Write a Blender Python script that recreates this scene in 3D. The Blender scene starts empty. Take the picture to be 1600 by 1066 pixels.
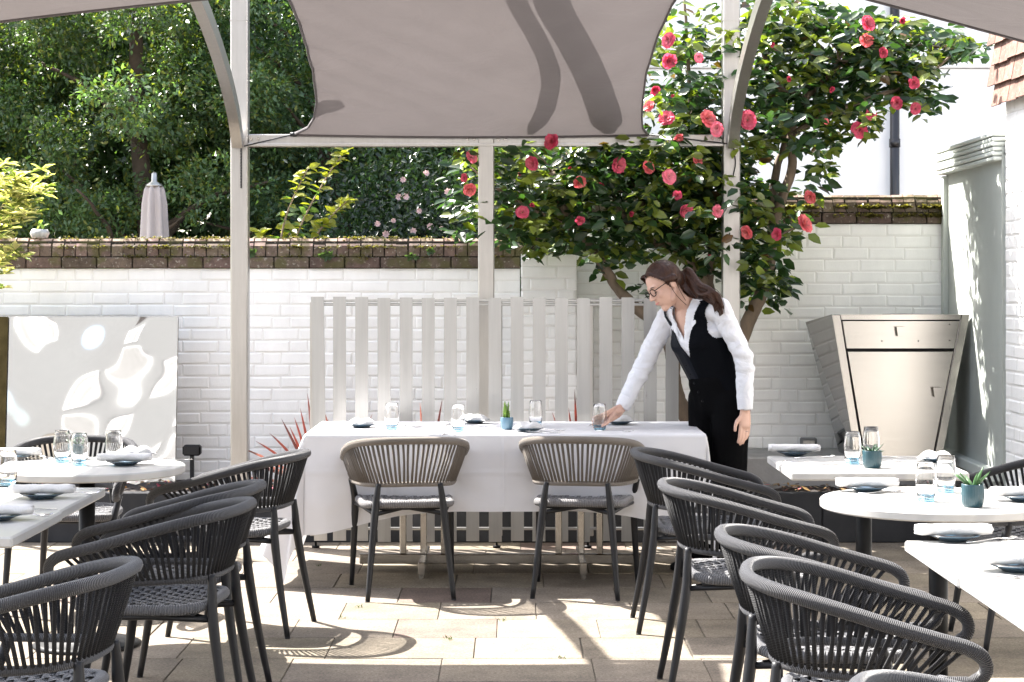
import bpy, bmesh, math, random
import numpy as np
from mathutils import Vector, Matrix, Euler
from mathutils import noise as NZ
from math import sin, cos, pi, radians, sqrt, atan2
random.seed(7); rng = np.random.default_rng(7)

# ---------------------------------------------------------------- camera, light, exposure
scene = bpy.context.scene
COL = scene.collection
CAM_H, FPX, HOR = 1.53, 3000.0, 436.0           # eye height, focal length in photo pixels, horizon row
cam_d = bpy.data.cameras.new("camera"); cam = bpy.data.objects.new("camera", cam_d); COL.objects.link(cam)
cam.location = (0, 0, CAM_H); cam.rotation_euler = (radians(90), 0, 0)
cam_d.sensor_width = 36; cam_d.lens = 36 * FPX / 1600; cam_d.shift_y = -(533 - HOR) / 1600
cam_d.clip_end = 300; cam_d.clip_start = 0.05
scene.camera = cam
SUN = Vector((-0.493, 0.390, 0.777)).normalized()
w = bpy.data.worlds.new("World"); scene.world = w; w.use_nodes = True
nt = w.node_tree; bg = nt.nodes["Background"]
sky = nt.nodes.new("ShaderNodeTexSky"); sky.sky_type = 'NISHITA'; sky.sun_disc = False
sky.sun_elevation = math.asin(SUN.z); sky.sun_rotation = atan2(SUN.x, SUN.y)
sky.air_density = 1.0; sky.dust_density = 3.0; sky.ozone_density = 1.0
hsv = nt.nodes.new("ShaderNodeHueSaturation"); hsv.inputs["Saturation"].default_value = 0.62      # white balance set for the shade
nt.links.new(sky.outputs[0], hsv.inputs["Color"]); nt.links.new(hsv.outputs[0], bg.inputs[0]); bg.inputs[1].default_value = 0.125
sd = bpy.data.lights.new("sun", 'SUN'); sd.energy = 5.0; sd.angle = radians(0.5); sd.color = (1, 0.955, 0.895)
so = bpy.data.objects.new("sun", sd); COL.objects.link(so)
so.rotation_euler = SUN.to_track_quat('Z', 'Y').to_euler(); so.location = (-6, 6, 9)
vs = scene.view_settings; vs.view_transform = 'Standard'; vs.look = 'None'; vs.gamma = 1; vs.use_curve_mapping = False
vs.exposure = 2.58

# ---------------------------------------------------------------- helpers
def P(px, py, Y):
    "world point seen at photo pixel px,py when it stands Y metres away"
    return Vector(((px - 800) * Y / FPX, Y, CAM_H - (py - HOR) * Y / FPX))

def V3(*a): return Vector(a)
class MB:
    def __init__(s): s.v = []; s.f = []; s.uv = []; s.mi = []; s.col = []; s.hascol = False; s.xf = None
    def add(s, vs_, fs, mat=0, uv=None, col=None):
        b = len(s.v)
        if s.xf is not None: vs_ = [s.xf @ Vector(v) for v in vs_]
        s.v.extend([tuple(v) for v in vs_])
        for k, f in enumerate(fs):
            s.f.append([b + i for i in f]); s.mi.append(mat)
            s.uv.append(uv[k] if uv else None); s.col.append(col)
        if col is not None: s.hascol = True
    def build(s, name, mats, parent=None, smooth=True, angle=None):
        me = bpy.data.meshes.new(name); me.from_pydata(s.v, [], s.f)
        if not isinstance(mats, (list, tuple)): mats = [mats]
        for m in mats: me.materials.append(m)
        me.polygons.foreach_set("material_index", s.mi)
        me.polygons.foreach_set("use_smooth", [smooth] * len(s.f))
        if any(u is not None for u in s.uv):
            l = me.uv_layers.new(name="UVMap"); fl = []
            for f, u in zip(s.f, s.uv): fl.extend(c for q in (u or [(0, 0)] * len(f)) for c in q)
            l.data.foreach_set("uv", fl)
        if s.hascol:
            a = me.color_attributes.new("Col", 'FLOAT_COLOR', 'CORNER'); fl = []
            for f, c in zip(s.f, s.col):
                c = c or (1, 1, 1); fl.extend(list((c[0], c[1], c[2], 1.0)) * len(f))
            a.data.foreach_set("color", fl)
        me.update()
        if smooth and angle is not None:
            try: me.set_sharp_from_angle(angle=radians(angle))
            except Exception: pass
        o = bpy.data.objects.new(name, me); COL.objects.link(o)
        if parent is not None: o.parent = parent
        return o
    # --- shapes
    def box(s, x0, x1, y0, y1, z0, z1, b=0.0, mat=0, col=None, M=None):
        old = s.xf
        if M is not None: s.xf = M if old is None else old @ M
        c = Vector(((x0 + x1) / 2, (y0 + y1) / 2, (z0 + z1) / 2)); h = Vector((abs(x1 - x0) / 2, abs(y1 - y0) / 2, abs(z1 - z0) / 2))
        b = min(b, h.x * .49, h.y * .49, h.z * .49)
        if b <= 0:
            V = [c + Vector((h.x * i, h.y * j, h.z * k)) for i in (-1, 1) for j in (-1, 1) for k in (-1, 1)]
            F = [(0, 1, 3, 2), (4, 6, 7, 5), (0, 4, 5, 1), (2, 3, 7, 6), (0, 2, 6, 4), (1, 5, 7, 3)]
        else:
            V = []; idx = {}
            for i in (-1, 1):
                for j in (-1, 1):
                    for k in (-1, 1):
                        for a in range(3):
                            d = [h.x - b, h.y - b, h.z - b]; d[a] += b
                            idx[(i, j, k, a)] = len(V); V.append(c + Vector((d[0] * i, d[1] * j, d[2] * k)))
            F = []
            def q(l, sg): F.append(l if sg > 0 else l[::-1])
            for sgn in (-1, 1):
                q([idx[(sgn, -1, -1, 0)], idx[(sgn, 1, -1, 0)], idx[(sgn, 1, 1, 0)], idx[(sgn, -1, 1, 0)]], sgn)
                q([idx[(-1, sgn, -1, 1)], idx[(-1, sgn, 1, 1)], idx[(1, sgn, 1, 1)], idx[(1, sgn, -1, 1)]], sgn)
                q([idx[(-1, -1, sgn, 2)], idx[(1, -1, sgn, 2)], idx[(1, 1, sgn, 2)], idx[(-1, 1, sgn, 2)]], sgn)
            for i in (-1, 1):
                for j in (-1, 1):
                    q([idx[(i, j, -1, 0)], idx[(i, j, -1, 1)], idx[(i, j, 1, 1)], idx[(i, j, 1, 0)]], i * j)
                    q([idx[(i, -1, j, 0)], idx[(i, 1, j, 0)], idx[(i, 1, j, 2)], idx[(i, -1, j, 2)]], i * j)
                    q([idx[(-1, i, j, 1)], idx[(-1, i, j, 2)], idx[(1, i, j, 2)], idx[(1, i, j, 1)]], i * j)
                    for k in (-1, 1): q([idx[(i, j, k, 0)], idx[(i, j, k, 1)], idx[(i, j, k, 2)]], i * j * k)
        s.add(V, F, mat, None, col); s.xf = old
    def tube(s, pts, rad, n=8, closed=False, mat=0, sx=1.0, sy=1.0, cap=True, col=None, up=None):
        pts = [Vector(p) for p in pts]; N = len(pts)
        if not hasattr(rad, '__len__'): rad = [rad] * N
        T = []
        for i in range(N):
            a = pts[(i - 1) % N] if (closed or i > 0) else pts[i]; c = pts[(i + 1) % N] if (closed or i < N - 1) else pts[i]
            T.append((c - a).normalized())
        u = Vector(up) if up is not None else (Vector((0, 0, 1)) if abs(T[0].z) < .9 else Vector((1, 0, 0)))
        u = (u - T[0] * u.dot(T[0])).normalized(); V = []; L = 0; Ls = []
        for i in range(N):
            u = (u - T[i] * u.dot(T[i])).normalized(); v = T[i].cross(u)
            if i: L += (pts[i] - pts[i - 1]).length
            Ls.append(L)
            for k in range(n):
                a = 2 * pi * k / n; V.append(pts[i] + u * (cos(a) * rad[i] * sx) + v * (sin(a) * rad[i] * sy))
        F = []; U = []; M = N if closed else N - 1
        for i in range(M):
            j = (i + 1) % N; l1 = Ls[j] if j else L + (pts[0] - pts[-1]).length
            for k in range(n):
                F.append((i * n + k, i * n + (k + 1) % n, j * n + (k + 1) % n, j * n + k))
                U.append(((Ls[i], k / n), (Ls[i], (k + 1) / n), (l1, (k + 1) / n), (l1, k / n)))
        if cap and not closed:
            F.append(tuple(range(n))[::-1]); U.append([(0, 0)] * n); F.append(tuple((N - 1) * n + k for k in range(n))); U.append([(L, 0)] * n)
        s.add(V, F, mat, U, col)
    def lathe(s, prof, n=24, c=(0, 0, 0), mat=0, flute=0, fl=0.0, frange=None, col=None):
        V = []; c = Vector(c)
        for i, (r, z) in enumerate(prof):
            for k in range(n):
                a = 2 * pi * k / n; rr = r
                if flute and (frange is None or frange[0] <= i <= frange[1]): rr = r * (1 + fl * abs(sin(a * flute / 2)) - fl)
                V.append(c + Vector((cos(a) * rr, sin(a) * rr, z)))
        F = [(i * n + k, i * n + (k + 1) % n, (i + 1) * n + (k + 1) % n, (i + 1) * n + k) for i in range(len(prof) - 1) for k in range(n)]
        if prof[0][0] > 1e-6: F.append(tuple(range(n))[::-1])
        if prof[-1][0] > 1e-6: F.append(tuple((len(prof) - 1) * n + k for k in range(n)))
        s.add(V, F, mat, None, col)
    def loft(s, rings, closed=True, cap=True, mat=0, col=None):
        n = len(rings[0]); V = [p for r in rings for p in r]; K = n if closed else n - 1
        F = [(i * n + k, i * n + (k + 1) % n, (i + 1) * n + (k + 1) % n, (i + 1) * n + k) for i in range(len(rings) - 1) for k in range(K)]
        U = [((k / K, i), ((k + 1) / K, i), ((k + 1) / K, i + 1), (k / K, i + 1)) for i in range(len(rings) - 1) for k in range(K)]
        if cap and closed:
            F.append(tuple(range(n))[::-1]); F.append(tuple((len(rings) - 1) * n + k for k in range(n))); U += [[(0, 0)] * n] * 2
        s.add(V, F, mat, U, col)

def catmull(pts, m=8, closed=False):
    pts = [Vector(p) for p in pts]; N = len(pts); out = []
    for i in range(N if closed else N - 1):
        p0 = pts[(i - 1) % N] if (closed or i > 0) else pts[0] * 2 - pts[1]
        p1 = pts[i]; p2 = pts[(i + 1) % N]; p3 = pts[(i + 2) % N] if (closed or i < N - 2) else p2 * 2 - p1
        for k in range(m):
            t = k / m
            out.append(.5 * ((2 * p1) + (p2 - p0) * t + (2 * p0 - 5 * p1 + 4 * p2 - p3) * t * t + (3 * p1 - p0 - 3 * p2 + p3) * t ** 3))
    if not closed: out.append(pts[-1])
    return out
def lerp1(x, xs, ys): return float(np.interp(x, xs, ys))

def thing(name, label, cat, loc=(0, 0, 0), rz=0, group=None):
    o = bpy.data.objects.new(name, None); COL.objects.link(o); o.location = loc; o.rotation_euler = (0, 0, rz)
    o.empty_display_size = .1
    return tag(o, label, cat, group)
def tag(o, label, cat, group=None):
    o['label'] = label; o['category'] = cat
    if group: o['group'] = group
    return o
def structure(o): o['kind'] = 'structure'; return o
def copy_tree(o, parent=None):
    c = o.copy(); COL.objects.link(c)
    if parent is not None: c.parent = parent
    for ch in list(o.children): copy_tree(ch, c)
    return c

# ---------------------------------------------------------------- materials
def nodes(name):
    m = bpy.data.materials.new(name); m.use_nodes = True; t = m.node_tree
    return m, t, t.nodes["Principled BSDF"], t.nodes["Material Output"]
def N_(t, typ, **kw):
    n = t.nodes.new(typ)
    for k, v in kw.items():
        if k.startswith('i_'):
            key = k[2:]; key = int(key) if key.isdigit() else key.replace('_', ' ')
            n.inputs[key].default_value = v
        else: setattr(n, k, v)
    return n
def mk(name, col, rough=.6, metal=0.0, var=.12, vs_=6.0, bump=0.0, bs=60.0, spec=.5, coat=0.0, rvar=0.0, stretch=None, bdist=.004, col2=None):
    m, t, p, o = nodes(name); L = t.links
    tc = N_(t, "ShaderNodeTexCoord"); src = tc.outputs["Object"]
    if stretch:
        mp = N_(t, "ShaderNodeMapping"); mp.inputs["Scale"].default_value = stretch; L.new(src, mp.inputs[0]); src = mp.outputs[0]
    n = N_(t, "ShaderNodeTexNoise", i_Scale=vs_, i_Detail=6.0, i_Roughness=.6); L.new(src, n.inputs["Vector"])
    r = N_(t, "ShaderNodeValToRGB"); L.new(n.outputs[0], r.inputs[0])
    c = Vector(col[:3]); a = c * (1 - var); b_ = Vector(col2[:3]) if col2 else c * (1 + var)
    r.color_ramp.elements[0].position = .3; r.color_ramp.elements[1].position = .7
    r.color_ramp.elements[0].color = (*[max(0, x) for x in a], 1); r.color_ramp.elements[1].color = (*[min(1, x) for x in b_], 1)
    L.new(r.outputs[0], p.inputs["Base Color"])
    p.inputs["Roughness"].default_value = rough; p.inputs["Metallic"].default_value = metal
    p.inputs["Specular IOR Level"].default_value = spec; p.inputs["Coat Weight"].default_value = coat
    if rvar:
        mr = N_(t, "ShaderNodeMapRange"); mr.inputs[3].default_value = rough - rvar; mr.inputs[4].default_value = rough + rvar
        L.new(n.outputs[0], mr.inputs[0]); L.new(mr.outputs[0], p.inputs["Roughness"])
    if bump:
        n2 = N_(t, "ShaderNodeTexNoise", i_Scale=bs, i_Detail=4.0); L.new(src, n2.inputs["Vector"])
        bn = N_(t, "ShaderNodeBump", i_Strength=bump, i_Distance=bdist); L.new(n2.outputs[0], bn.inputs["Height"]); L.new(bn.outputs[0], p.inputs["Normal"])
    return m
def mk_rope(name, col, ribs=170.0, fuzz=.25):
    "rope wound round a core: ridges run across the tube (u is length in metres)"
    m, t, p, o = nodes(name); L = t.links
    uv = N_(t, "ShaderNodeTexCoord"); sp = N_(t, "ShaderNodeSeparateXYZ"); L.new(uv.outputs["UV"], sp.inputs[0])
    ad = N_(t, "ShaderNodeMath", operation='MULTIPLY_ADD'); ad.inputs[1].default_value = .012; L.new(sp.outputs[1], ad.inputs[0]); L.new(sp.outputs[0], ad.inputs[2])
    mu = N_(t, "ShaderNodeMath", operation='MULTIPLY'); mu.inputs[1].default_value = ribs * 2 * pi; L.new(ad.outputs[0], mu.inputs[0])
    sn = N_(t, "ShaderNodeMath", operation='SINE'); L.new(mu.outputs[0], sn.inputs[0])
    nz = N_(t, "ShaderNodeTexNoise", i_Scale=220.0, i_Detail=3.0); L.new(uv.outputs["Object"], nz.inputs["Vector"])
    nz2 = N_(t, "ShaderNodeTexNoise", i_Scale=12.0, i_Detail=4.0); L.new(uv.outputs["Object"], nz2.inputs["Vector"])
    ma = N_(t, "ShaderNodeMath", operation='MULTIPLY_ADD'); ma.inputs[1].default_value = 1.3; L.new(nz.outputs[0], ma.inputs[0]); L.new(sn.outputs[0], ma.inputs[2])
    bn = N_(t, "ShaderNodeBump", i_Strength=.8, i_Distance=.0025); L.new(ma.outputs[0], bn.inputs["Height"]); L.new(bn.outputs[0], p.inputs["Normal"])
    mr = N_(t, "ShaderNodeMapRange"); L.new(sn.outputs[0], mr.inputs[0]); mr.inputs[1].default_value = -1; mr.inputs[3].default_value = .72; mr.inputs[4].default_value = 1.1
    mx = N_(t, "ShaderNodeMath", operation='MULTIPLY'); L.new(mr.outputs[0], mx.inputs[0])
    m2 = N_(t, "ShaderNodeMapRange"); L.new(nz2.outputs[0], m2.inputs[0]); m2.inputs[3].default_value = .8; m2.inputs[4].default_value = 1.25; L.new(m2.outputs[0], mx.inputs[1])
    hs = N_(t, "ShaderNodeMix", data_type='RGBA', blend_type='MULTIPLY'); hs.inputs[0].default_value = 1; hs.inputs[6].default_value = (*col, 1)
    cc = N_(t, "ShaderNodeCombineColor")
    for k in range(3): L.new(mx.outputs[0], cc.inputs[k])
    L.new(cc.outputs[0], hs.inputs[7]); L.new(hs.outputs[2], p.inputs["Base Color"])
    p.inputs["Roughness"].default_value = .6; p.inputs["Specular IOR Level"].default_value = .13; p.inputs["Sheen Roughness"].default_value = .35
    p.inputs["Sheen Weight"].default_value = fuzz
    return m
def mk_leaf(name, rough=.38, trans=.35, tint=(1.5, 1.7, .5), spec=.5):
    m, t, p, o = nodes(name); L = t.links
    at = N_(t, "ShaderNodeAttribute", attribute_name="Col")
    tc = N_(t, "ShaderNodeTexCoord"); n = N_(t, "ShaderNodeTexNoise", i_Scale=30.0); L.new(tc.outputs["Object"], n.inputs["Vector"])
    mr = N_(t, "ShaderNodeMapRange"); mr.inputs[3].default_value = .75; mr.inputs[4].default_value = 1.25; L.new(n.outputs[0], mr.inputs[0])
    mx = N_(t, "ShaderNodeVectorMath", operation='SCALE'); L.new(at.outputs["Color"], mx.inputs[0]); L.new(mr.outputs[0], mx.inputs["Scale"])
    L.new(mx.outputs[0], p.inputs["Base Color"]); p.inputs["Roughness"].default_value = rough; p.inputs["Specular IOR Level"].default_value = spec
    tr = N_(t, "ShaderNodeBsdfTranslucent"); ml = N_(t, "ShaderNodeVectorMath", operation='MULTIPLY'); ml.inputs[1].default_value = tint
    L.new(mx.outputs[0], ml.inputs[0]); L.new(ml.outputs[0], tr.inputs[0])
    ms = N_(t, "ShaderNodeMixShader"); ms.inputs[0].default_value = trans
    L.new(p.outputs[0], ms.inputs[1]); L.new(tr.outputs[0], ms.inputs[2]); L.new(ms.outputs[0], o.inputs[0])
    return m
def mk_fabric(name, col, trans=.3, rough=.85, weave=900.0, wr=.0, wscale=4.0, spec=.2, sheen=.1):
    m, t, p, o = nodes(name); L = t.links
    tc = N_(t, "ShaderNodeTexCoord"); n = N_(t, "ShaderNodeTexNoise", i_Scale=3.0, i_Detail=5.0); L.new(tc.outputs["Object"], n.inputs["Vector"])
    r = N_(t, "ShaderNodeValToRGB"); L.new(n.outputs[0], r.inputs[0]); c = Vector(col)
    r.color_ramp.elements[0].position = .3; r.color_ramp.elements[0].color = (*(c * .94), 1); r.color_ramp.elements[1].position = .7; r.color_ramp.elements[1].color = (*(c * 1.04), 1)
    L.new(r.outputs[0], p.inputs["Base Color"]); p.inputs["Roughness"].default_value = rough; p.inputs["Specular IOR Level"].default_value = spec
    p.inputs["Sheen Weight"].default_value = sheen
    w1 = N_(t, "ShaderNodeTexNoise", i_Scale=weave, i_Detail=2.0); L.new(tc.outputs["Object"], w1.inputs["Vector"])
    b1 = N_(t, "ShaderNodeBump", i_Strength=.3, i_Distance=.001); L.new(w1.outputs[0], b1.inputs["Height"])
    if wr:
        w2 = N_(t, "ShaderNodeTexNoise", i_Scale=wscale, i_Detail=3.0, i_Distortion=1.2); L.new(tc.outputs["Object"], w2.inputs["Vector"])
        b2 = N_(t, "ShaderNodeBump", i_Strength=wr, i_Distance=.03); L.new(w2.outputs[0], b2.inputs["Height"]); L.new(b1.outputs[0], b2.inputs["Normal"]); L.new(b2.outputs[0], p.inputs["Normal"])
    else: L.new(b1.outputs[0], p.inputs["Normal"])
    if trans:
        tr = N_(t, "ShaderNodeBsdfTranslucent"); L.new(r.outputs[0], tr.inputs[0])
        ms = N_(t, "ShaderNodeMixShader"); ms.inputs[0].default_value = trans
        L.new(p.outputs[0], ms.inputs[1]); L.new(tr.outputs[0], ms.inputs[2]); L.new(ms.outputs[0], o.inputs[0])
    return m
def mk_brickcol(name, moss=.0, rough=.9, mosscol=(.12, .13, .03), lich=.0):
    "brick tinted per brick by its Col attribute, with mottling, lichen and moss patches"
    m, t, p, o = nodes(name); L = t.links
    at = N_(t, "ShaderNodeAttribute", attribute_name="Col"); tc = N_(t, "ShaderNodeTexCoord")
    n = N_(t, "ShaderNodeTexNoise", i_Scale=28.0, i_Detail=8.0, i_Roughness=.7); L.new(tc.outputs["Object"], n.inputs["Vector"])
    mr = N_(t, "ShaderNodeMapRange"); mr.inputs[1].default_value = .25; mr.inputs[2].default_value = .75; mr.inputs[3].default_value = .55; mr.inputs[4].default_value = 1.5; L.new(n.outputs[0], mr.inputs[0])
    mx = N_(t, "ShaderNodeVectorMath", operation='SCALE'); L.new(at.outputs["Color"], mx.inputs[0]); L.new(mr.outputs[0], mx.inputs["Scale"])
    cur = mx.outputs[0]
    for amt, sc, cc, lo in ((lich, 60.0, (.42, .40, .34), .60), (moss, 9.0, mosscol, .52)):
        if amt:
            k = N_(t, "ShaderNodeTexNoise", i_Scale=sc, i_Detail=6.0); L.new(tc.outputs["Object"], k.inputs["Vector"])
            r = N_(t, "ShaderNodeMapRange"); r.inputs[1].default_value = lo; r.inputs[2].default_value = lo + .08; r.inputs[4].default_value = amt; L.new(k.outputs[0], r.inputs[0])
            q = N_(t, "ShaderNodeMix", data_type='RGBA'); L.new(r.outputs[0], q.inputs[0]); L.new(cur, q.inputs[6]); q.inputs[7].default_value = (*cc, 1); cur = q.outputs[2]
    L.new(cur, p.inputs["Base Color"]); p.inputs["Roughness"].default_value = rough; p.inputs["Specular IOR Level"].default_value = .25
    bn = N_(t, "ShaderNodeBump", i_Strength=.6, i_Distance=.004); L.new(n.outputs[0], bn.inputs["Height"]); L.new(bn.outputs[0], p.inputs["Normal"])
    return m
def mk_marble(name):
    m, t, p, o = nodes(name); L = t.links
    tc = N_(t, "ShaderNodeTexCoord"); n = N_(t, "ShaderNodeTexNoise", i_Scale=3.0, i_Detail=8.0, i_Distortion=1.0); L.new(tc.outputs["Object"], n.inputs["Vector"])
    wv = N_(t, "ShaderNodeTexWave", i_Scale=1.6, i_Distortion=9.0, i_Detail=4.0); L.new(tc.outputs["Object"], wv.inputs["Vector"])
    r = N_(t, "ShaderNodeValToRGB"); L.new(wv.outputs[0], r.inputs[0])
    e = r.color_ramp.elements; e[0].position = .0; e[0].color = (.27, .27, .28, 1); e[1].position = .25; e[1].color = (.41, .405, .39, 1)
    q = N_(t, "ShaderNodeMix", data_type='RGBA'); L.new(n.outputs[0], q.inputs[0]); L.new(r.outputs[0], q.inputs[6]); q.inputs[7].default_value = (.43, .425, .41, 1)
    L.new(q.outputs[2], p.inputs["Base Color"]); p.inputs["Roughness"].default_value = .28
    return m
def mk_paving(name):
    m, t, p, o = nodes(name); L = t.links
    tc = N_(t, "ShaderNodeTexCoord"); at = N_(t, "ShaderNodeAttribute", attribute_name="Col")
    s1 = N_(t, "ShaderNodeTexNoise", i_Scale=85.0, i_Detail=5.0, i_Roughness=.85); L.new(tc.outputs["Object"], s1.inputs["Vector"])
    s2 = N_(t, "ShaderNodeTexNoise", i_Scale=5.0, i_Detail=8.0, i_Roughness=.65); L.new(tc.outputs["Object"], s2.inputs["Vector"])
    a = N_(t, "ShaderNodeMapRange"); a.inputs[1].default_value = .3; a.inputs[2].default_value = .7; a.inputs[3].default_value = .35; a.inputs[4].default_value = 1.6; L.new(s1.outputs[0], a.inputs[0])
    b = N_(t, "ShaderNodeMapRange"); b.inputs[1].default_value = .3; b.inputs[2].default_value = .7; b.inputs[3].default_value = .66; b.inputs[4].default_value = 1.22; L.new(s2.outputs[0], b.inputs[0])
    mu = N_(t, "ShaderNodeMath", operation='MULTIPLY'); L.new(a.outputs[0], mu.inputs[0]); L.new(b.outputs[0], mu.inputs[1])
    mx = N_(t, "ShaderNodeVectorMath", operation='SCALE'); L.new(at.outputs["Color"], mx.inputs[0]); L.new(mu.outputs[0], mx.inputs["Scale"])
    L.new(mx.outputs[0], p.inputs["Base Color"]); p.inputs["Roughness"].default_value = .9; p.inputs["Specular IOR Level"].default_value = .25
    bn = N_(t, "ShaderNodeBump", i_Strength=.5, i_Distance=.003); L.new(s1.outputs[0], bn.inputs["Height"]); L.new(bn.outputs[0], p.inputs["Normal"])
    return m
def mk_glass(name, col=(1, 1, 1)):
    m, t, p, o = nodes(name); p.inputs["Base Color"].default_value = (*col, 1); p.inputs["Roughness"].default_value = 0.0
    p.inputs["Transmission Weight"].default_value = 1.0; p.inputs["IOR"].default_value = 1.45
    return m

M = dict(
    white=mk("white_painted_brick", (.80, .795, .78), .7, var=.085, vs_=1.9, stretch=(2.2, 2.2, .8), bump=.25, bs=90),
    mortar=mk("painted_mortar", (.70, .685, .66), .8, var=.05, vs_=9, bump=.3, bs=120),
    render=mk("white_render", (.80, .785, .775), .85, var=.02, vs_=2, bump=.15, bs=200),
    render2=mk("grey_render", (.20, .20, .20), .85, var=.04, vs_=2, bump=.15, bs=200),
    coping=mk_brickcol("weathered_coping_brick", moss=.6, lich=.5, mosscol=(.075, .075, .022)), tile=mk_brickcol("clay_tile", lich=.3),
    alu=mk("brushed_aluminium", (.42, .405, .385), .34, .85, var=.07, vs_=7, rvar=.08, stretch=(9, 9, .7), bump=.04, bs=80),
    slat=mk("satin_aluminium_slat", (.39, .39, .385), .30, .85, var=.07, vs_=4, rvar=.06, stretch=(12, 12, .5), bump=.03, bs=90),
    steelside=mk("polished_stainless_side", (.32, .318, .315), .07, 1.0, var=.04),
    steel=mk("brushed_stainless_steel", (.37, .35, .322), .24, 1.0, var=.05, vs_=4, rvar=.05, stretch=(1, 1, 14), bump=.03, bs=60),
    mirror=mk("polished_steel_sheet", (.52, .525, .525), .05, 1.0, var=.01),
    gold=mk("foliage_toned_mirror_sheet", (.075, .060, .028), .06, 1.0, var=.3, vs_=12),  # metal darkened to carry the tone of reflected foliage
    dark=mk("dark_powder_coat", (.012, .0122, .014), .42, .0, spec=.28, var=.08, bump=.08, bs=300),
    black=mk("black_plastic", (.005, .005, .0055), .5, spec=.15, var=.1), pipe=mk("black_gloss_pipe", (.015, .013, .014), .3, var=.1),
    planter=mk("dark_slate_planter", (.028, .0285, .031), .65, spec=.15, var=.25, vs_=5, bump=.3, bs=30),
    ledge=mk("grey_concrete_ledge", (.26, .255, .25), .85, var=.15, vs_=6, bump=.4, bs=60),
    soil=mk("bark_mulch", (.022, .016, .013), .95, var=.5, vs_=40, bump=1, bs=70, bdist=.02),
    bark=mk("camellia_bark", (.13, .095, .065), .85, var=.35, vs_=14, bump=.7, bs=45, stretch=(1, 1, .4)),
    darkbark=mk("dark_bark", (.07, .05, .036), .9, var=.35, vs_=10, bump=.8, bs=40),
    sage=mk("sage_painted_boards", (.46, .49, .455), .6, var=.06, vs_=3, bump=.1, bs=120),
    wood=mk("weathered_wood", (.25, .19, .13), .8, var=.25, vs_=8, stretch=(1, 1, .1)),
    rim_d=mk_rope("charcoal_sunlit_rim_rope", (.048, .048, .052), 210, .3), rim_t=mk_rope("taupe_sunlit_rim_rope", (.19, .164, .138), 210, .3),  # rims painted lighter than the strands as a sun highlight
    rope_d=mk_rope("charcoal_rope", (.021, .021, .0235), 210, .05), rope_t=mk_rope("warm_lit_taupe_rope", (.155, .132, .110), 210, .15),  # taupe is the charcoal rope toned as if lit warmer
    weave=mk_rope("pale_grey_webbing", (.17, .165, .168), ribs=120), weave_d=mk_rope("charcoal_webbing", (.11, .11, .117), ribs=120),
    marble=mk_marble("pale_marble"),
    cloth=mk_fabric("white_table_linen", (.66, .655, .67), trans=.18, wr=.1, wscale=5), napkin=mk_fabric("white_napkin_linen", (.60, .595, .59), trans=.1, wr=.3, wscale=30),
    sail=mk_fabric("taupe_sail_cloth", (.130, .116, .116), trans=.15, wr=.30, wscale=3.0), hem=mk_fabric("sail_hem_webbing", (.10, .09, .093), trans=.15),
    parasol=mk_fabric("pale_parasol_cloth", (.50, .44, .42), trans=.15), plate=mk("blue_glazed_stoneware", (.020, .044, .068), .22, var=.25, vs_=20),
    teal=mk("teal_glazed_pot", (.014, .050, .064), .3, var=.15, vs_=20), bluepot=mk("pale_blue_glazed_pot", (.075, .15, .21), .3, var=.1, vs_=20),
    cutlery=mk("polished_cutlery_steel", (.72, .71, .70), .12, 1.0, var=.03), glass=mk_glass("clear_glass"), blueglass=mk_glass("blue_tinted_glass", (.35, .68, .88)),
    leaf=mk_leaf("camellia_leaf", .28, .36), hedge=mk_leaf("evergreen_leaf", .40, .38), soft=mk_leaf("soft_young_leaf", .45, .45, (1.3, 1.4, .6)),
    petal=mk_leaf("pink_petal", .55, .35, (1.1, .9, .9), .3), pale_petal=mk_leaf("pale_petal", .6, .3, (1, 1, 1), .3), cord=mk_leaf("red_blade_leaf", .4, .3, (1.3, .9, .8)),
    paving=mk_paving("buff_concrete_paving"), ground=mk("sandy_bedding", (.095, .08, .062), .95, var=.3, vs_=30, bump=.5, bs=80),
    skin=mk("skin", (.50, .315, .245), .5, var=.05, vs_=12, spec=.4), hair=mk("brown_hair", (.034, .0140, .0078), .42, spec=.25, var=.5, vs_=60, stretch=(1, 1, .15), bump=.6, bs=110, bdist=.006),
    shirt=mk_fabric("white_shirt_cotton", (.66, .665, .70), trans=.08, wr=.55, wscale=11), vest=mk_fabric("black_vest_cloth", (.004, .0045, .006), trans=0, wr=.25, spec=.03, sheen=.0),
    trousers=mk_fabric("black_trouser_cloth", (.0035, .0035, .004), trans=0, wr=.2, spec=.03, sheen=.0), navy=mk("navy_satin", (.004, .0055, .010), .5, spec=.12, var=.1),
    lip=mk("lips", (.45, .17, .15), .4, var=.05), eyew=mk("eye_dark", (.03, .02, .018), .25, var=.1),
)
# ================================================================= SETTING
# ---------------------------------------------------------------- ground
mb = MB(); mb.box(-90, 90, -40, 130, -.3, -.006); structure(mb.build("ground", M['ground'], smooth=False))
mb = MB(); mb.box(-40, .70, 12.6, 60, -.2, -.001); mb.box(.701, 40, 20.01, 60, -.2, -.001); structure(mb.build("lawn", mk("rough_lawn", (.035, .055, .018), .95, var=.4, vs_=9, bump=1, bs=50, bdist=.03), smooth=False))
mb = MB(); y = 2.4
while y < 11.1:
    d = .445; x = -4.6 + random.uniform(-.3, .0)
    while x < 4.4:
        wd = random.choice((.445, .445, .6, .6)); g = .0018 if random.random() < .8 else .004
        tnt = random.uniform(.88, 1.1); c = (.168 * tnt, .142 * tnt, .111 * tnt * random.uniform(.94, 1.05))
        if random.random() < .05: c = (.135 * tnt, .100 * tnt, .082 * tnt)
        z = random.uniform(-.0012, .0012)
        mb.box(x + g, x + wd - g, y + g, y + d - g, -.05, z, .002, col=c); x += wd
    y += d
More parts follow.
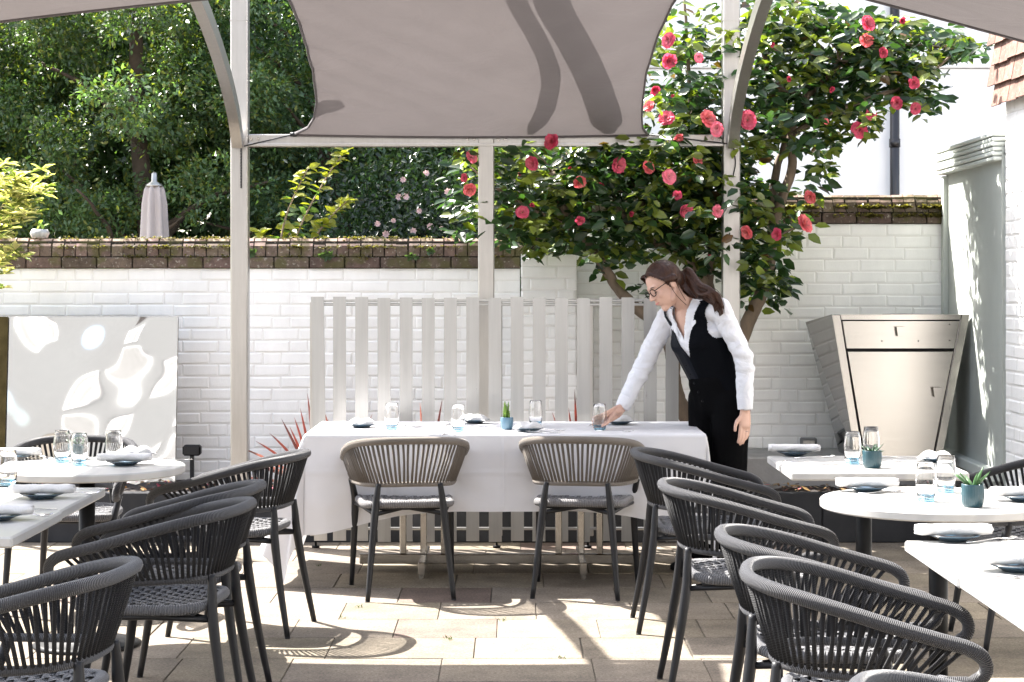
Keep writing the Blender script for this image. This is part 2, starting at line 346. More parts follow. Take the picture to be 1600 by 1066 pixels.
structure(mb.build("paving", M['paving'], smooth=False))
mb = MB()                                                       # weeds in the joints
for (px, py) in ((536, 966), (782, 970), (497, 885), (700, 1000), (560, 950), (880, 1030)):
    s = (py - HOR) / CAM_H; c = Vector(((px - 800) / s, FPX / s, 0))
    for k in range(9):
        a = random.uniform(0, 6.28); h = random.uniform(.008, .022); b = c + Vector((random.uniform(-.02, .02), random.uniform(-.02, .02), 0))
        mb.add([b, b + Vector((cos(a) * .006, sin(a) * .006, h * .6)), b + Vector((cos(a) * .014, sin(a) * .014, h)), b + Vector((cos(a + 1) * .006, sin(a + 1) * .006, h * .5))], [(0, 1, 2, 3)], col=(.035, .055, .012))
o = mb.build("weeds", M['soft']); o['kind'] = 'stuff'; o['label'] = "tiny green weeds growing in the paving joints"

# ---------------------------------------------------------------- painted brick walls
def brick_face(mb, o, ux, length, z0, z1, n, bw=.225, bh=.075):
    "bricks standing 6 mm proud of the mortar; o = start point on the mortar plane, ux along, n outward"
    o = Vector(o); ux = Vector(ux); n = Vector(n); uz = Vector((0, 0, 1)); row = 0; z = z1 - bh
    flip = ux.cross(uz).dot(n) < 0
    while z > z0 - bh:
        x = -random.choice((0, .5)) * bw if row % 2 else -.25 * bw
        while x < length:
            wd = bw if random.random() < .82 else bw / 2
            a, b = max(x, 0), min(x + wd, length); zz0 = max(z, z0)
            if b - a > .03 and z + bh - zz0 > .03:
                g = .0025; e = .009; pr = .0032 + random.uniform(-.0015, .0022)
                j = [random.uniform(-.0025, .0025) for _ in range(8)]
                A = [(a + g + j[0], zz0 + g + j[1]), (b - g + j[2], zz0 + g + j[3]), (b - g + j[4], z + bh - g + j[5]), (a + g + j[6], z + bh - g + j[7])]
                cx = (a + b) / 2; cz = (zz0 + z + bh) / 2
                I = [(px + (e if px < cx else -e), pz + (e if pz < cz else -e)) for px, pz in A]
                V = [o + ux * p + uz * (q - o.z) for p, q in A] + [o + ux * p + uz * (q - o.z) + n * (pr + random.uniform(-.001, .001)) for p, q in I]
                F = [(4, 5, 6, 7)] + [(k, (k + 1) % 4, 4 + (k + 1) % 4, 4 + k) for k in range(4)]
                if flip: F = [f[::-1] for f in F]
                mb.add(V, F)
            x += wd
        z -= bh; row += 1
WY = 12.05; WYR = 12.20
wall = thing("boundary_wall", "low white painted brick garden wall with mossy brown brick coping behind slatted screen", "wall", (-1, WY, 0))
wall.location = (0, 0, 0)
ZT = 1.594
mb = MB(); mb.box(-4.6, .05, WY, WY + .225, 0, ZT); mb.build("wall_core", M['mortar'], wall, smooth=False)
mb = MB(); brick_face(mb, (-4.6, WY, 0), (1, 0, 0), 4.65, .2, ZT, (0, -1, 0)); mb.build("brickwork", M['white'], wall, smooth=False)
def ccol(d=1.0):
    t = random.uniform(.75, 1.2) * d; return (.135 * t, .100 * t * random.uniform(.92, 1.06), .078 * t)
def coping(mb, x0, x1, y0, z0, zc, depth=.27, lean=0):
    "a projecting stretcher course, then bricks on edge with a sloped front arris"
    x = x0
    while x < x1:
        b = min(x + .222, x1)
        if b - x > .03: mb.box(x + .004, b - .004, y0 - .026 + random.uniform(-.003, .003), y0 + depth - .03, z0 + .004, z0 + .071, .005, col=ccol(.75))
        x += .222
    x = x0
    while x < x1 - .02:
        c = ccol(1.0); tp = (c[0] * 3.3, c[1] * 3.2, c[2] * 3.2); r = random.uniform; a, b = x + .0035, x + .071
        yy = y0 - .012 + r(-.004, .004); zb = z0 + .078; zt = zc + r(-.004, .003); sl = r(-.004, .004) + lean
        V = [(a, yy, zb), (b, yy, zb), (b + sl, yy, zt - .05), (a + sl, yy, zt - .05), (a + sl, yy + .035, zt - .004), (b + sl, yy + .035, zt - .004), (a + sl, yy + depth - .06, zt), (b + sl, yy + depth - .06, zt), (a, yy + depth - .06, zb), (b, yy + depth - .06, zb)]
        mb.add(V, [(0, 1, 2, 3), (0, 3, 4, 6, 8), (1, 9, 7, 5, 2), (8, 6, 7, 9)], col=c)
        mb.add(V, [(3, 2, 5, 4), (4, 5, 7, 6)], col=tp)  # sloped and top faces painted paler, as if catching light
        x += .0745
    mb.box(x0 + .01, x1 - .01, y0 + .0, y0 + depth - .08, z0 + .01, zc - .02, col=(.03, .026, .02))
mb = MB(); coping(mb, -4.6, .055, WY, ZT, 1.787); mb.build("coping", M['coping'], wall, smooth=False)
def moss(mb, x0, x1, y0, zf, n, dens=1.0, big=.02):
    for _ in range(int(n)):
        x = random.uniform(x0, x1); t = random.random()
        if sin(x * 5.1) + sin(x * 13.7 + 2) + sin(x * 31) + random.uniform(-1.8, 1.8) < .3 / dens: continue
        b = Vector((x, y0 + random.uniform(-.02, .03), zf + random.uniform(-.012, .008)))
        for k in range(5):
            a = random.uniform(0, 6.28); h = random.uniform(.3, 1) * big; u = Vector((cos(a), sin(a) * .6 - .3, random.uniform(-.3, .9))).normalized() * h; s = Vector((-sin(a), cos(a), 0)) * h * .35
            q = random.uniform(.7, 1.4); mb.add([b, b + u * .5 + s, b + u, b + u * .5 - s], [(0, 1, 2, 3)], col=(.115 * q, .10 * q, .028 * q))
mb = MB(); moss(mb, -4.3, .0, WY - .015, 1.73, 2600); moss(mb, -4.3, .0, WY - .028, 1.669, 700); moss(mb, -4.3, 0, WY + .03, 1.785, 1400)
for cx, cz, n, r in ((-2.16 + 1.0, 1.672, 60, .05), (-.62, 1.665, 34, .05), (-.52, 1.70, 20, .04), (-1.64, 1.69, 60, .05)):          # little ferns rooted in the coping
    for k in range(n):
        a = random.uniform(0, 6.28); l = random.uniform(.4, 1) * r; b = Vector((cx + random.uniform(-r, r) * .4, WY - .03, cz)); u = Vector((cos(a), -.5, sin(a) * .8)).normalized() * l; s = u.cross(Vector((0, 1, .3))).normalized() * l * .2
        q = random.uniform(.7, 1.5); mb.add([b, b + u * .5 + s, b + u, b + u * .5 - s], [(0, 1, 2, 3)], col=(.05 * q, .09 * q, .03 * q))
o = mb.build("moss", M['soft'], wall); o['kind'] = 'stuff'

wall2 = thing("boundary_wall", "taller white brick wall section with pier, behind camellia and steel cabinet", "wall", (0, 0, 0))
mb = MB(); mb.box(.06, .40, 11.93, 12.27, 0, 1.68, .004); mb.build("pier_core", M['mortar'], wall2, smooth=False)
mb = MB(); brick_face(mb, (.055, 11.93, 0), (1, 0, 0), .35, .2, 1.685, (0, -1, 0)); brick_face(mb, (.06, 12.1, 0), (0, -1, 0), .17, .2, 1.685, (-1, 0, 0)); mb.build("pier", M['white'], wall2, smooth=False)
ZT2 = 1.878
mb = MB(); mb.box(.41, 3.4, WYR, WYR + .225, 0, ZT2); mb.build("wall_core", M['mortar'], wall2, smooth=False)
mb = MB(); brick_face(mb, (.41, WYR, 0), (1, 0, 0), 3.0, .2, ZT2, (0, -1, 0)); mb.build("brickwork", M['white'], wall2, smooth=False)
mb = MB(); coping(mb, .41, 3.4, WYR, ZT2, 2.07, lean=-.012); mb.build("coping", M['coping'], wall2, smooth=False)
mb = MB(); moss(mb, 1.3, 3.2, WYR - .015, 1.985, 2600, 2.5, .03); moss(mb, 1.3, 3.2, WYR - .03, 1.93, 1800, 2.5, .028)
o = mb.build("moss", M['soft'], wall2); o['kind'] = 'stuff'

# ---------------------------------------------------------------- raised bed in front of the wall
bed = thing("raised_planter", "long dark slate raised planter with bark mulch along the garden wall", "planter", (0, 11.14, 0)); bed.location = (0, 0, 0)
mb = MB(); x = -4.5
while x < 2.7: mb.box(x + .002, min(x + .9, 2.70) - .002, 11.14, 11.20, 0, .29, .006); x += .9
mb.build("retaining_wall", M['planter'], bed, smooth=False)
n, m_ = 150, 12; V = []
for i in range(n + 1):
    for j in range(m_ + 1):
        V.append((-4.5 + 7.2 * i / n, 11.19 + .86 * j / m_, .245 + .02 * rng.random() + .03 * sin(i * .3)))
F = [(i * (m_ + 1) + j, (i + 1) * (m_ + 1) + j, (i + 1) * (m_ + 1) + j + 1, i * (m_ + 1) + j + 1) for i in range(n) for j in range(m_)]
mb = MB(); mb.add(V, F); mb.build("mulch", M['soil'], bed)
mb = MB(); mb.box(.42, 2.70, 11.58, WYR - .0, .1, .455, .012); mb.build("ledge", M['ledge'], bed, smooth=False)
mb = MB()
for _ in range(900):
    x = random.uniform(-4.4, 2.65); yv = random.uniform(11.2, 11.57); b = Vector((x, yv, .285 + .02 * random.random())); a = random.uniform(0, 6.28); l = random.uniform(.015, .035)
    u = Vector((cos(a), sin(a), random.uniform(-.3, .5))) * l; s = Vector((-sin(a), cos(a), random.uniform(-.3, .3))) * l * .45
    r = random.random(); c = (.05, .03, .022) if r < .62 else ((.30, .19, .08) if r < .82 else ((.42, .33, .20) if r < .9 else (.55, .12, .17)))
    mb.add([b - u, b + s, b + u, b - s], [(0, 1, 2, 3)], col=c)
o = mb.build("leaf_litter", M['petal'], bed); o['kind'] = 'stuff'

# ---------------------------------------------------------------- pale house beyond, and the tile hung house on the right
bld = thing("white_building", "plain white rendered building standing beyond the wall behind the camellia", "building", (4.5, 16, 0)); bld.location = (0, 0, 0)
mb = MB(); mb.box(.75, 12, 16.0, 20, 0, 3.28); mb.build("wall", M['render'], bld, smooth=False)
mb = MB(); mb.box(.75, 12, 15.97, 20, 3.285, 6.4, .01); mb.build("upper_wall", M['render'], bld, smooth=False)
mb = MB(); c = P(1398, 300, 15.9); mb.tube([(c.x, c.y, 0), (c.x, c.y, 3.9)], .040, 14)
for z in (1.0, 2.62): mb.tube([(c.x, c.y, z), (c.x, c.y, z + .07)], .047, 14)
tag(mb.build("drainpipe", M['pipe']), "black round drainpipe on the white building behind the camellia", "drainpipe")
bk = thing("rear_house", "pale grey rendered house closing the terrace behind the viewer", "house", (0, -4, 0)); bk.location = (0, 0, 0)
mb = MB(); mb.box(-9, 9, -5, -4, 0, 9.0, .01); mb.build("wall", M['render2'], bk, smooth=False)  # out of view, built tall to fill the mirror panel's reflection
def added_window(x0, x1, z0, z1, f=.08):
    fr = MB(); fr.box(x0, x1, -3.998, -3.94, z0, z1, .01); w = fr.build("added_window", M['render'], bk, smooth=False)
    pn = MB(); pn.box(x0 + f, x1 - f, -3.935, -3.93, z0 + f, z1 - f); pn.build("pane", M['ledge'], w, smooth=False)
for x in (-5.5, -2.4, .9, 4.0): added_window(x, x + 1.6, .5, 2.3); added_window(x - .1, x + .6, 2.9, 4.7, .15); added_window(x + .602, x + 1.3, 2.9, 4.7, .15)  # upper pairs added, unseen, as pale shapes for the mirror panel

hs = thing("tile_hung_house", "white brick house corner with red clay tiles hung above, right edge of terrace", "house", (2.5, 9.7, 0)); hs.location = (0, 0, 0)
hd = Vector((-.03, 1, 0)).normalized(); hn = Vector((-hd.y, hd.x, 0)); h0 = Vector((2.722, 10.66, 0))     # the wall runs along hd and faces the terrace
mb = MB(); a = h0 - hn * .02; far = 7.2
pts = [a, a - hd * far, a - hd * far - hn * 3, a - hn * 3]
mb.add([p + Vector((0, 0, z)) for z in (0, 4.2) for p in pts], [(0, 1, 2, 3)[::-1], (4, 5, 6, 7), (0, 4, 7, 3), (1, 2, 6, 5), (0, 1, 5, 4), (3, 7, 6, 2)]); mb.build("wall", M['mortar'], hs, smooth=False)
mb = MB(); brick_face(mb, h0 - hn * .02, -hd, far, 0, 2.52, hn); brick_face(mb, h0 - hn * .5, hn, .48, 0, 2.52, hd); mb.build("brickwork", M['white'], hs, smooth=False)
mb = MB(); row = 0; z = 2.49
while z < 3.6:
    x = -.04 - (.08 if row % 2 else 0)
    while x < 2.6:
        t = random.uniform(.75, 1.2); c = (.17 * t, .098 * t, .078 * t); w_ = .16; j = random.uniform(-.006, .006)
        b0 = h0 - hd * (x + .003) + Vector((0, 0, z + j)); e = -hd * (w_ - .006)
        lo = hn * .055; hi = hn * .03; up = Vector((0, 0, .135)); th = hn * .014
        mb.add([b0 + lo, b0 + lo + e, b0 + hi + e + up, b0 + hi + up, b0 + lo - th, b0 + lo + e - th, b0 + hi + e + up - th, b0 + hi + up - th],
               [(0, 1, 2, 3), (4, 5, 1, 0), (4, 0, 3, 7), (1, 5, 6, 2)], col=c); x += w_
    z += .115; row += 1
mb.build("hung_tiles", M['tile'], hs, smooth=False)

# sage boarded screen between the house and the wall
sc_ = thing("boarded_screen", "sage green grooved board screen with ribbed capping beside the house corner", "screen", (2.6, 10.8, 0)); sc_.location = (0, 0, 0)
f0, f1 = Vector((2.754, 12.17, 0)), Vector((2.726, 10.68, 0)); u = (f1 - f0); Ln = u.length; u.normalize(); nn = Vector((u.y, -u.x, 0))
if nn.x > 0: nn = -nn
prof = []; x = 0.0; pit = .036
while x < Ln:
    prof += [(x, 0), (x + .006, -.008), (x + .012, -.008), (x + .018, 0)]; x += pit
mb = MB(); V = [f0 + u * p + nn * q + Vector((0, 0, z)) for z in (.455, 2.28) for p, q in prof]; n = len(prof)
mb.add(V, [(k, k + 1, n + k + 1, n + k) for k in range(n - 1)]); mb.build("boards", M['sage'], sc_, smooth=False)
def along(mb, a0, a1, q0, q1, z0, z1, b=.004, mat=0):
    Mx = Matrix(((u.x, -nn.x, 0, f0.x), (u.y, -nn.y, 0, f0.y), (0, 0, 1, 0), (0, 0, 0, 1))); mb.box(a0, a1, q0, q1, z0, z1, b, mat, M=Mx)
mb = MB(); along(mb, -.01, Ln, .0, .09, .0, 2.25); along(mb, -.02, .05, -.03, .02, .455, 2.18); mb.build("frame", M['sage'], sc_, smooth=False)
mb = MB()
for k in range(6): along(mb, -.06, Ln, -.05 - .006 * (k % 2), .10, 2.19 + k * .027, 2.19 + k * .027 + .023, .005)
mb.build("capping", M['sage'], sc_, smooth=False)
mb = MB(); along(mb, -.02, Ln, -.06, .02, .40, .46); mb.build("sill", M['sage'], sc_, smooth=False)

# ---------------------------------------------------------------- pergola: posts, beam, arched ribs
per = thing("pergola", "brushed aluminium pergola of posts, crossbeam and arched ribs carrying the shade sails", "pergola", (0, 11.2, 0)); per.location = (0, 0, 0)
PX = (-1.586, -.150, 1.276); PYD = 11.2
for i, x in enumerate(PX):
    mb = MB(); top = 3.45 if i != 1 else 2.365
    hw = .050 if i != 1 else .047
    mb.box(x - hw, x + hw, PYD - .05, PYD + .05, 0, top, .006)
    if i != 1: mb.box(x - hw - .003, x + hw + .003, PYD - .053, PYD + .053, 3.03, 3.035, 0)
    mb.build("post", M['alu'], per, smooth=False)
mb = MB(); mb.box(PX[0] + .0505, PX[2] - .0505, PYD - .035, PYD + .035, 2.30, 2.372, .005); mb.box(PX[0] + .0505, PX[2] - .0505, PYD - .055, PYD - .0352, 2.30, 2.318, .002)
mb.build("beam", M['alu'], per, smooth=False)
for x in (PX[0] + .07, PX[0] + .11, PX[1] - .11, PX[1] - .07, PX[1] + .07, PX[1] + .11, PX[2] - .11, PX[2] - .07):
    mb = MB(); mb.tube([(x, PYD - .045, 2.345), (x, PYD - .034, 2.345)], .011, 6); mb.build("bolt", M['steel'], per, smooth=False)
RIB = catmull([(11.11, 2.315), (10.90, 2.50), (10.45, 2.715), (9.70, 2.945), (8.6, 3.15), (7.2, 3.24), (5.5, 3.25), (3.8, 3.2)], 8)
for x in (PX[0] + .0, PX[2] - .0):
    mb = MB(); rings = []
    for i, p in enumerate(RIB):
        q = RIB[min(i + 1, len(RIB) - 1)] - RIB[max(i - 1, 0)]; q.normalize(); nrm = Vector((-q.y, q.x)); h = .042
        y_, z_ = p.x, p.y
        c = [Vector((x + sx * .03, y_ + nrm.x * sz * h, z_ + nrm.y * sz * h)) for sx, sz in ((-1, -1), (1, -1), (1, 1), (-1, 1))]; rings.append(c)
    mb.loft(rings); mb.build("rib", M['alu'], per, smooth=False)
mb = MB(); mb.box(PX[0] + .03, PX[2] - .03, 9.20, 9.25, 3.055, 3.105, .004); mb.build("purlin", M['alu'], per, smooth=False)

# centre sail: straight foot on the beam, hollow sides, climbing over the terrace
def sail(name, label, fn, nu=44, nv=36, hemw=.03, mat='sail', th=.0):
    root = thing(name, label, "shade sail", (0, 0, 0), group="taupe shade sails over the terrace")
    mb = MB(); V = [fn(i / nu, j / nv) for j in range(nv + 1) for i in range(nu + 1)]; a = nu + 1
    mb.add(V, [(j * a + i, j * a + i + 1, (j + 1) * a + i + 1, (j + 1) * a + i) for j in range(nv) for i in range(nu)]); mb.build("sail_cloth", M[mat], root)
    mb = MB()
    per_ = [fn(i / nu, 0) for i in range(nu + 1)] + [fn(1, j / nv) for j in range(1, nv + 1)] + [fn(1 - i / nu, 1) for i in range(1, nu + 1)] + [fn(0, 1 - j / nv) for j in range(1, nv)]
    mb.tube(per_, .012, 6, closed=True, sy=.5); mb.build("hem", M['hem'], root)
    return root
def centre(uu, v):
    vv = [0, .02, .05, .126, .24, .44, .67, .82, 1]
    xl = lerp1(v, vv, [-1.27, -1.225, -1.175, -1.125, -1.09, -1.073, -1.085, -1.107, -1.19]); xr = lerp1(v, vv, [.79, .77, .752, .738, .728, .725, .760, .806, .90])
    yv = PYD - .062 - 1.80 * v; z = 2.368 + .372 * 1.80 * v
    z += -.030 * sin(pi * v) * (.4 + .6 * sin(pi * uu)) + .012 * sin(pi * uu) * (1 - v) * -1
    # tension folds running in from the corners
    e = .0075 * sin(46 * (uu * .75 + v) + 2 * sin(3 * uu)) * sin(pi * v) * max(0, 1 - 1.1 * uu) + .004 * sin(31 * (uu - .9 * v)) * sin(pi * v) * uu + .004 * sin(90 * v) * math.exp(-uu / .06) * sin(pi * v)
    return Vector((xl + (xr - xl) * uu, yv, z + e))
s1 = sail("shade_sail", "large taupe shade sail laced to the crossbeam in the middle, hollow sided", centre, 60, 60)
def leftsail(uu, v):       # far edge rises towards the rib
    x0 = -2.95 + 1.93 * uu; y0 = 9.03 + .09 * uu - .07 * sin(pi * uu) * (1 - v); z0 = 2.675 + .23 * uu
    return Vector((x0 - .10 * sin(pi * v) * uu + (.12 * sin(pi * v) - .5 * v) * (1 - uu), y0 - 3.7 * v, z0 + .14 * v - .10 * sin(pi * uu) * sin(pi * v)))
s2 = sail("shade_sail", "taupe shade sail whose far edge crosses the top left corner, before dark trees", leftsail)
def rightsail(uu, v):
    x0 = 1.34 + (1.38 + .08 * v) * uu; y0 = 9.13 - .02 * uu - .02 * sin(pi * uu) * (1 - v); z0 = 2.955 - .375 * uu
    return Vector((x0, y0 - 4.2 * v, z0 + .12 * v - .1 * sin(pi * uu) * sin(pi * v)))
s3 = sail("shade_sail", "taupe shade sail crossing the top right corner beside the hung tiles", rightsail)
# ties and the two tension hoops above the centre sail
mb = MB(); SD = SUN
def hoop(mb, pxs, r=.050):
    pts = []
    for k, (px, py) in enumerate(pxs):
        q = (py - HOR) / FPX; Y = (2.368 + .372 * (PYD - .062) - CAM_H) / (.372 - q); t = [.03, .15, .26, .36, .45, .5, .52][k]
        pts.append(P(px, py, Y) + Vector((0, 0, .02)) + SD * t)
    pts = catmull(pts, 6); mb.tube(pts, [r * min(1, .3 + i * .30) for i in range(len(pts))], 8)
hoop(mb, ((824, 209), (846, 165), (852, 110), (834, 60), (806, 10), (786, -40))); mb.build("tension_hoop", M['alu'], per)
mb = MB(); hoop(mb, ((948, 209), (936, 165), (914, 110), (888, 60), (860, 10), (848, -40)), .082); mb.build("tension_hoop", M['alu'], per)
mb = MB()
a = centre(0, 0); mb.tube([a, Vector((PX[0] + .03, PYD - .062, 2.30))], .004, 5); mb.tube([a + Vector((-.015, -.003, 0)), a + Vector((.02, -.003, 0))], .013, 8)
mb.build("tie_cable", M['dark'], per); mb = MB(); a = centre(1, 0); mb.tube([a, Vector((PX[2] - .03, PYD - .062, 2.315))], .004, 5)
mb.build("tie_cable", M['dark'], per); mb = MB()
for k in range(26): mb.tube([(PX[0] + .012 + .003 * (k % 2), PYD - .06, 2.29 - k * .009), (PX[0] + .012 + .003 * ((k + 1) % 2), PYD - .06, 2.282 - k * .009)], .0045, 5)
mb.build("chain", M['dark'], per); mb = MB()
mb.tube(catmull([(PX[2] + .01, PYD - .06, 2.29), (PX[2] + .02, PYD - .06, 2.2), (PX[2] + .005, PYD - .06, 2.12)], 5), .004, 5)
mb.build("rope_end", M['dark'], per)

# ---------------------------------------------------------------- slatted screen
fy = 10.87
fen = thing("slat_screen", "freestanding screen of upright silver metal slats behind the cloth covered table", "screen", (0, fy, 0)); fen.location = (0, 0, 0)
mb = MB()
for k in range(17):
    px0 = 486 + k * 34.65; x = (px0 + 10 - 800) * fy / FPX; ln = .018 if k == 0 else random.uniform(-.003, .003); dz = random.uniform(-.004, .004)
    y0 = fy + random.uniform(-.002, .002)
    V = [Vector((x + dx * .0365 + (ln if k2 == 0 else 0), y0 + dy * .006, z)) for k2, z in enumerate((.045 + dz, 1.425 + dz)) for dx, dy in ((-1, -1), (1, -1), (1, 1), (-1, 1))]
    mb.add(V, [(0, 1, 5, 4), (1, 2, 6, 5), (2, 3, 7, 6), (3, 0, 4, 7), (4, 5, 6, 7), (3, 2, 1, 0)])
mb.build("slats", M['slat'], fen, smooth=False)
for z in (1.408, 1.385, .115):
    mb = MB(); mb.box(-1.12, .93, fy + .0085, fy + .026, z - .008, z + .008, .003); mb.build("rail", M['slat'], fen, smooth=False)
for px in (492, 776, 919):
    mb = MB(); x = (px - 800) * fy / FPX; mb.box(x - .032, x + .032, fy + .027, fy + .075, .07, 1.40, .004); f = mb.build("upright", M['alu'], fen, smooth=False)
    mb = MB(); mb.tube([(x, fy + .05, 0), (x, fy + .05, .07)], .007, 8); mb.tube([(x, fy + .05, 0), (x, fy + .05, .014)], .022, 12); mb.build("levelling_foot", M['black'], f)

# ---------------------------------------------------------------- polished steel panels on the left
LEAN = .10
def panel(px0, px1, py0, Y, mat, label, seed, amp):
    a, b = P(px0, py0, Y), P(px1, py0, Y); nx, nz = 70, 70; V = []; rs = np.random.default_rng(seed)
    K = [(rs.uniform(1.2, 4.6), rs.uniform(1.0, 4.2) * rs.choice([-1, 1]), rs.uniform(0, 6.28), rs.uniform(.4, 1)) for _ in range(9)]
    for j in range(nz + 1):
        for i in range(nx + 1):
            x = a.x + (b.x - a.x) * i / nx; z = .20 + (a.z - .20) * j / nz
            d = sum(w_ * sin(kx * x * 2 + kz * z * 2 + ph) for kx, kz, ph, w_ in K) * amp + sum(w_ * sin(kx * 3.4 * x + kz * 5.1 * z + ph * 3) for kx, kz, ph, w_ in K[:6]) * amp * .16
            V.append((x, Y + d - LEAN * (a.z - z), z))
    mb = MB(); w1 = nx + 1
    mb.add(V, [(j * w1 + i, j * w1 + i + 1, (j + 1) * w1 + i + 1, (j + 1) * w1 + i) for j in range(nz) for i in range(nx)])
    root = thing("mirror_panel", label, "mirror panel", (0, 0, 0), group="polished panels on the left wall")
    mb.build("sheet", M[mat], root)
    mb = MB(); mb.box(a.x, b.x, .022, .036, .2 - a.z, -.004, M=Matrix.Translation((0, Y, a.z)) @ Matrix(((1, 0, 0, 0), (0, 1, LEAN, 0), (0, 0, 1, 0), (0, 0, 0, 1)))); mb.build("backing", M['alu'], root, smooth=False)
panel(15, 278, 495, 11.8, 'mirror', "wavy polished steel sheet standing against the white wall", 4, .0030)
panel(-60, 13, 495, 11.79, 'gold', "bronze mirror toned like reflected foliage at the far left edge beside the wavy steel sheet", 9, .0012)

# ---------------------------------------------------------------- steel cabinet, tapering to its foot
cab = thing("steel_cabinet", "brushed stainless steel cabinet tapering downwards with drawer and door, against the wall", "cabinet", (2.3, 11.45, .455)); cab.location = (0, 0, 0)
FY, BY = 11.45, 11.92
ftl, ftr, fbl, fbr = P(1300, 494, FY), P(1515, 490, FY), P(1337, 722, FY), P(1471, 722, FY)
ftl.z = ftr.z = 1.318; fbl.z = fbr.z = .456
btl, btr = Vector((1.822, BY, 1.262)), Vector((2.69, BY, 1.262)); bbl, bbr = Vector((2.03, BY, .456)), Vector((2.50, BY, .456))
mb = MB(); off = Vector((0, .012, 0))
mb.add([ftl + off, ftr + off, fbr + off, fbl + off, btl, btr, bbr, bbl], [(3, 2, 1, 0), (0, 1, 5, 4), (4, 7, 3, 0), (1, 2, 6, 5), (7, 6, 2, 3), (4, 5, 6, 7)]); mb.build("body", M['steelside'], cab, smooth=False)
def fq(s, t): # point on the front: s across 0..1, t up 0..1
    return (fbl.lerp(fbr, s)).lerp(ftl.lerp(ftr, s), t)
def frontslab(name, s0, s1, t0, t1, th, mat, parent=cab, base=0.0):
    mb = MB(); q = [fq(s0[0], t0), fq(s1[0], t0), fq(s1[1], t1), fq(s0[1], t1)]
    b = [p + Vector((0, -base, 0)) for p in q]; f = [p + Vector((0, -base - th, 0)) for p in q]
    c = sum(f, Vector()) / 4; f2 = [p + (c - p).normalized() * .004 for p in f]; f1 = [p + Vector((0, .003, 0)) for p in f]
    mb.loft([b, f1, f2]); return mb.build(name, mat, parent, smooth=False)
frontslab("stile", (0, 0), (.085, .055), 0, 1, .016, M['steel'], base=-.012); frontslab("stile", (.915, .945), (1, 1), 0, 1, .016, M['steel'], base=-.012)
frontslab("top_rail", (.06, .058), (.94, .942), .965, 1, .016, M['steel'], base=-.012)
frontslab("seam", (.088, .06), (.912, .94), 0, .963, .003, M['black'], base=-.012)
dr = frontslab("drawer", (.070, .066), (.930, .934), .765, .955, .014, M['steel'], base=-.006)
do = frontslab("door", (.110, .074), (.890, .926), .0, .745, .014, M['steel'], base=-.006)
for par, px, py in ((dr, 1407, 518), (do, 1464, 613)):
    c = P(px, py, FY - .03); mb = MB(); w0, w1 = .030, .022; c = c + Vector((0, -.006, 0))
    r0 = [c + Vector((sx * .012, .022, sz * .012)) for sx, sz in ((-1, -1), (1, -1), (1, 1), (-1, 1))]
    r1 = [c + Vector((sx * .014, .006, sz * .018)) for sx, sz in ((-1, -1), (1, -1), (1, 1), (-1, 1))]
    r2 = [c + Vector((sx * (.027 if sz > 0 else .019), .0, sz * .029)) for sx, sz in ((-1, -1), (1, -1), (1, 1), (-1, 1))]
    r3 = [c + Vector((sx * (.026 if sz > 0 else .018), -.012, sz * .028)) for sx, sz in ((-1, -1), (1, -1), (1, 1), (-1, 1))]
    mb.loft([r0, r1, r2, r3]); mb.build("handle", M['steel'], par, smooth=False)
for px, py in ((1484, 507), (1484, 532), (1378, 533), (1435, 533)):
    mb = MB(); c = P(px, py, FY - .012); mb.tube([c + Vector((0, .004, 0)), c + Vector((0, -.002, 0))], .004, 8); mb.build("screw", M['dark'], dr)
mb = MB(); c0 = P(1421, 489, 11.62); c0.z = 1.298; mb.lathe([(.0, .0), (.15, .0), (.165, .016), (.162, .018), (.148, .004), (.0, .004)], 40, c0)
tag(mb.build("round_tray", M['dark']), "dark round tray lying on top of the steel cabinet", "tray")

# small fittings on the wall foot
sp = thing("garden_spotlight", "small black spotlight at the foot of the wall near the left post", "spotlight", (0, 0, 0)); c = P(300, 712, 11.7)
mb = MB(); mb.box(c.x - .055, c.x + .055, c.y - .03, c.y + .04, c.z - .0, c.z + .065, .012); mb.build("lamp_head", M['black'], sp, smooth=False)
mb = MB(); mb.box(c.x - .012, c.x + .012, c.y - .01, c.y + .02, .25, c.z + .01, .003); mb.box(c.x - .045, c.x + .045, c.y - .034, c.y - .0305, c.z + .008, c.z + .057); mb.build("spike", M['dark'], sp, smooth=False)
ob = thing("outdoor_socket", "small grey weatherproof socket box low on the wall beside the steel cabinet", "socket", (0, 0, 0)); c = P(1262, 693, WYR)
mb = MB(); mb.box(c.x - .052, c.x + .052, WYR - .05, WYR - .007, c.z - .03, c.z + .04, .008); bx_ = mb.build("box", M['render2'], ob, smooth=False)
mb = MB(); mb.box(c.x - .036, c.x + .036, WYR - .056, WYR - .0505, c.z - .02, c.z + .022, .003); mb.build("cover", M['alu'], ob, smooth=False)
mb = MB(); mb.tube(catmull([(c.x - .05, WYR - .03, c.z - .02), (c.x - .25, WYR - .04, c.z - .045), (c.x - .5, WYR - .04, c.z - .05)], 6), .007, 6); mb.tube(catmull([(c.x + .05, WYR - .03, c.z - .02), (c.x + .12, WYR - .05, c.z - .05), (c.x + .22, WYR - .06, c.z - .08)], 6), .007, 6); mb.build("cable", M['black'], ob)
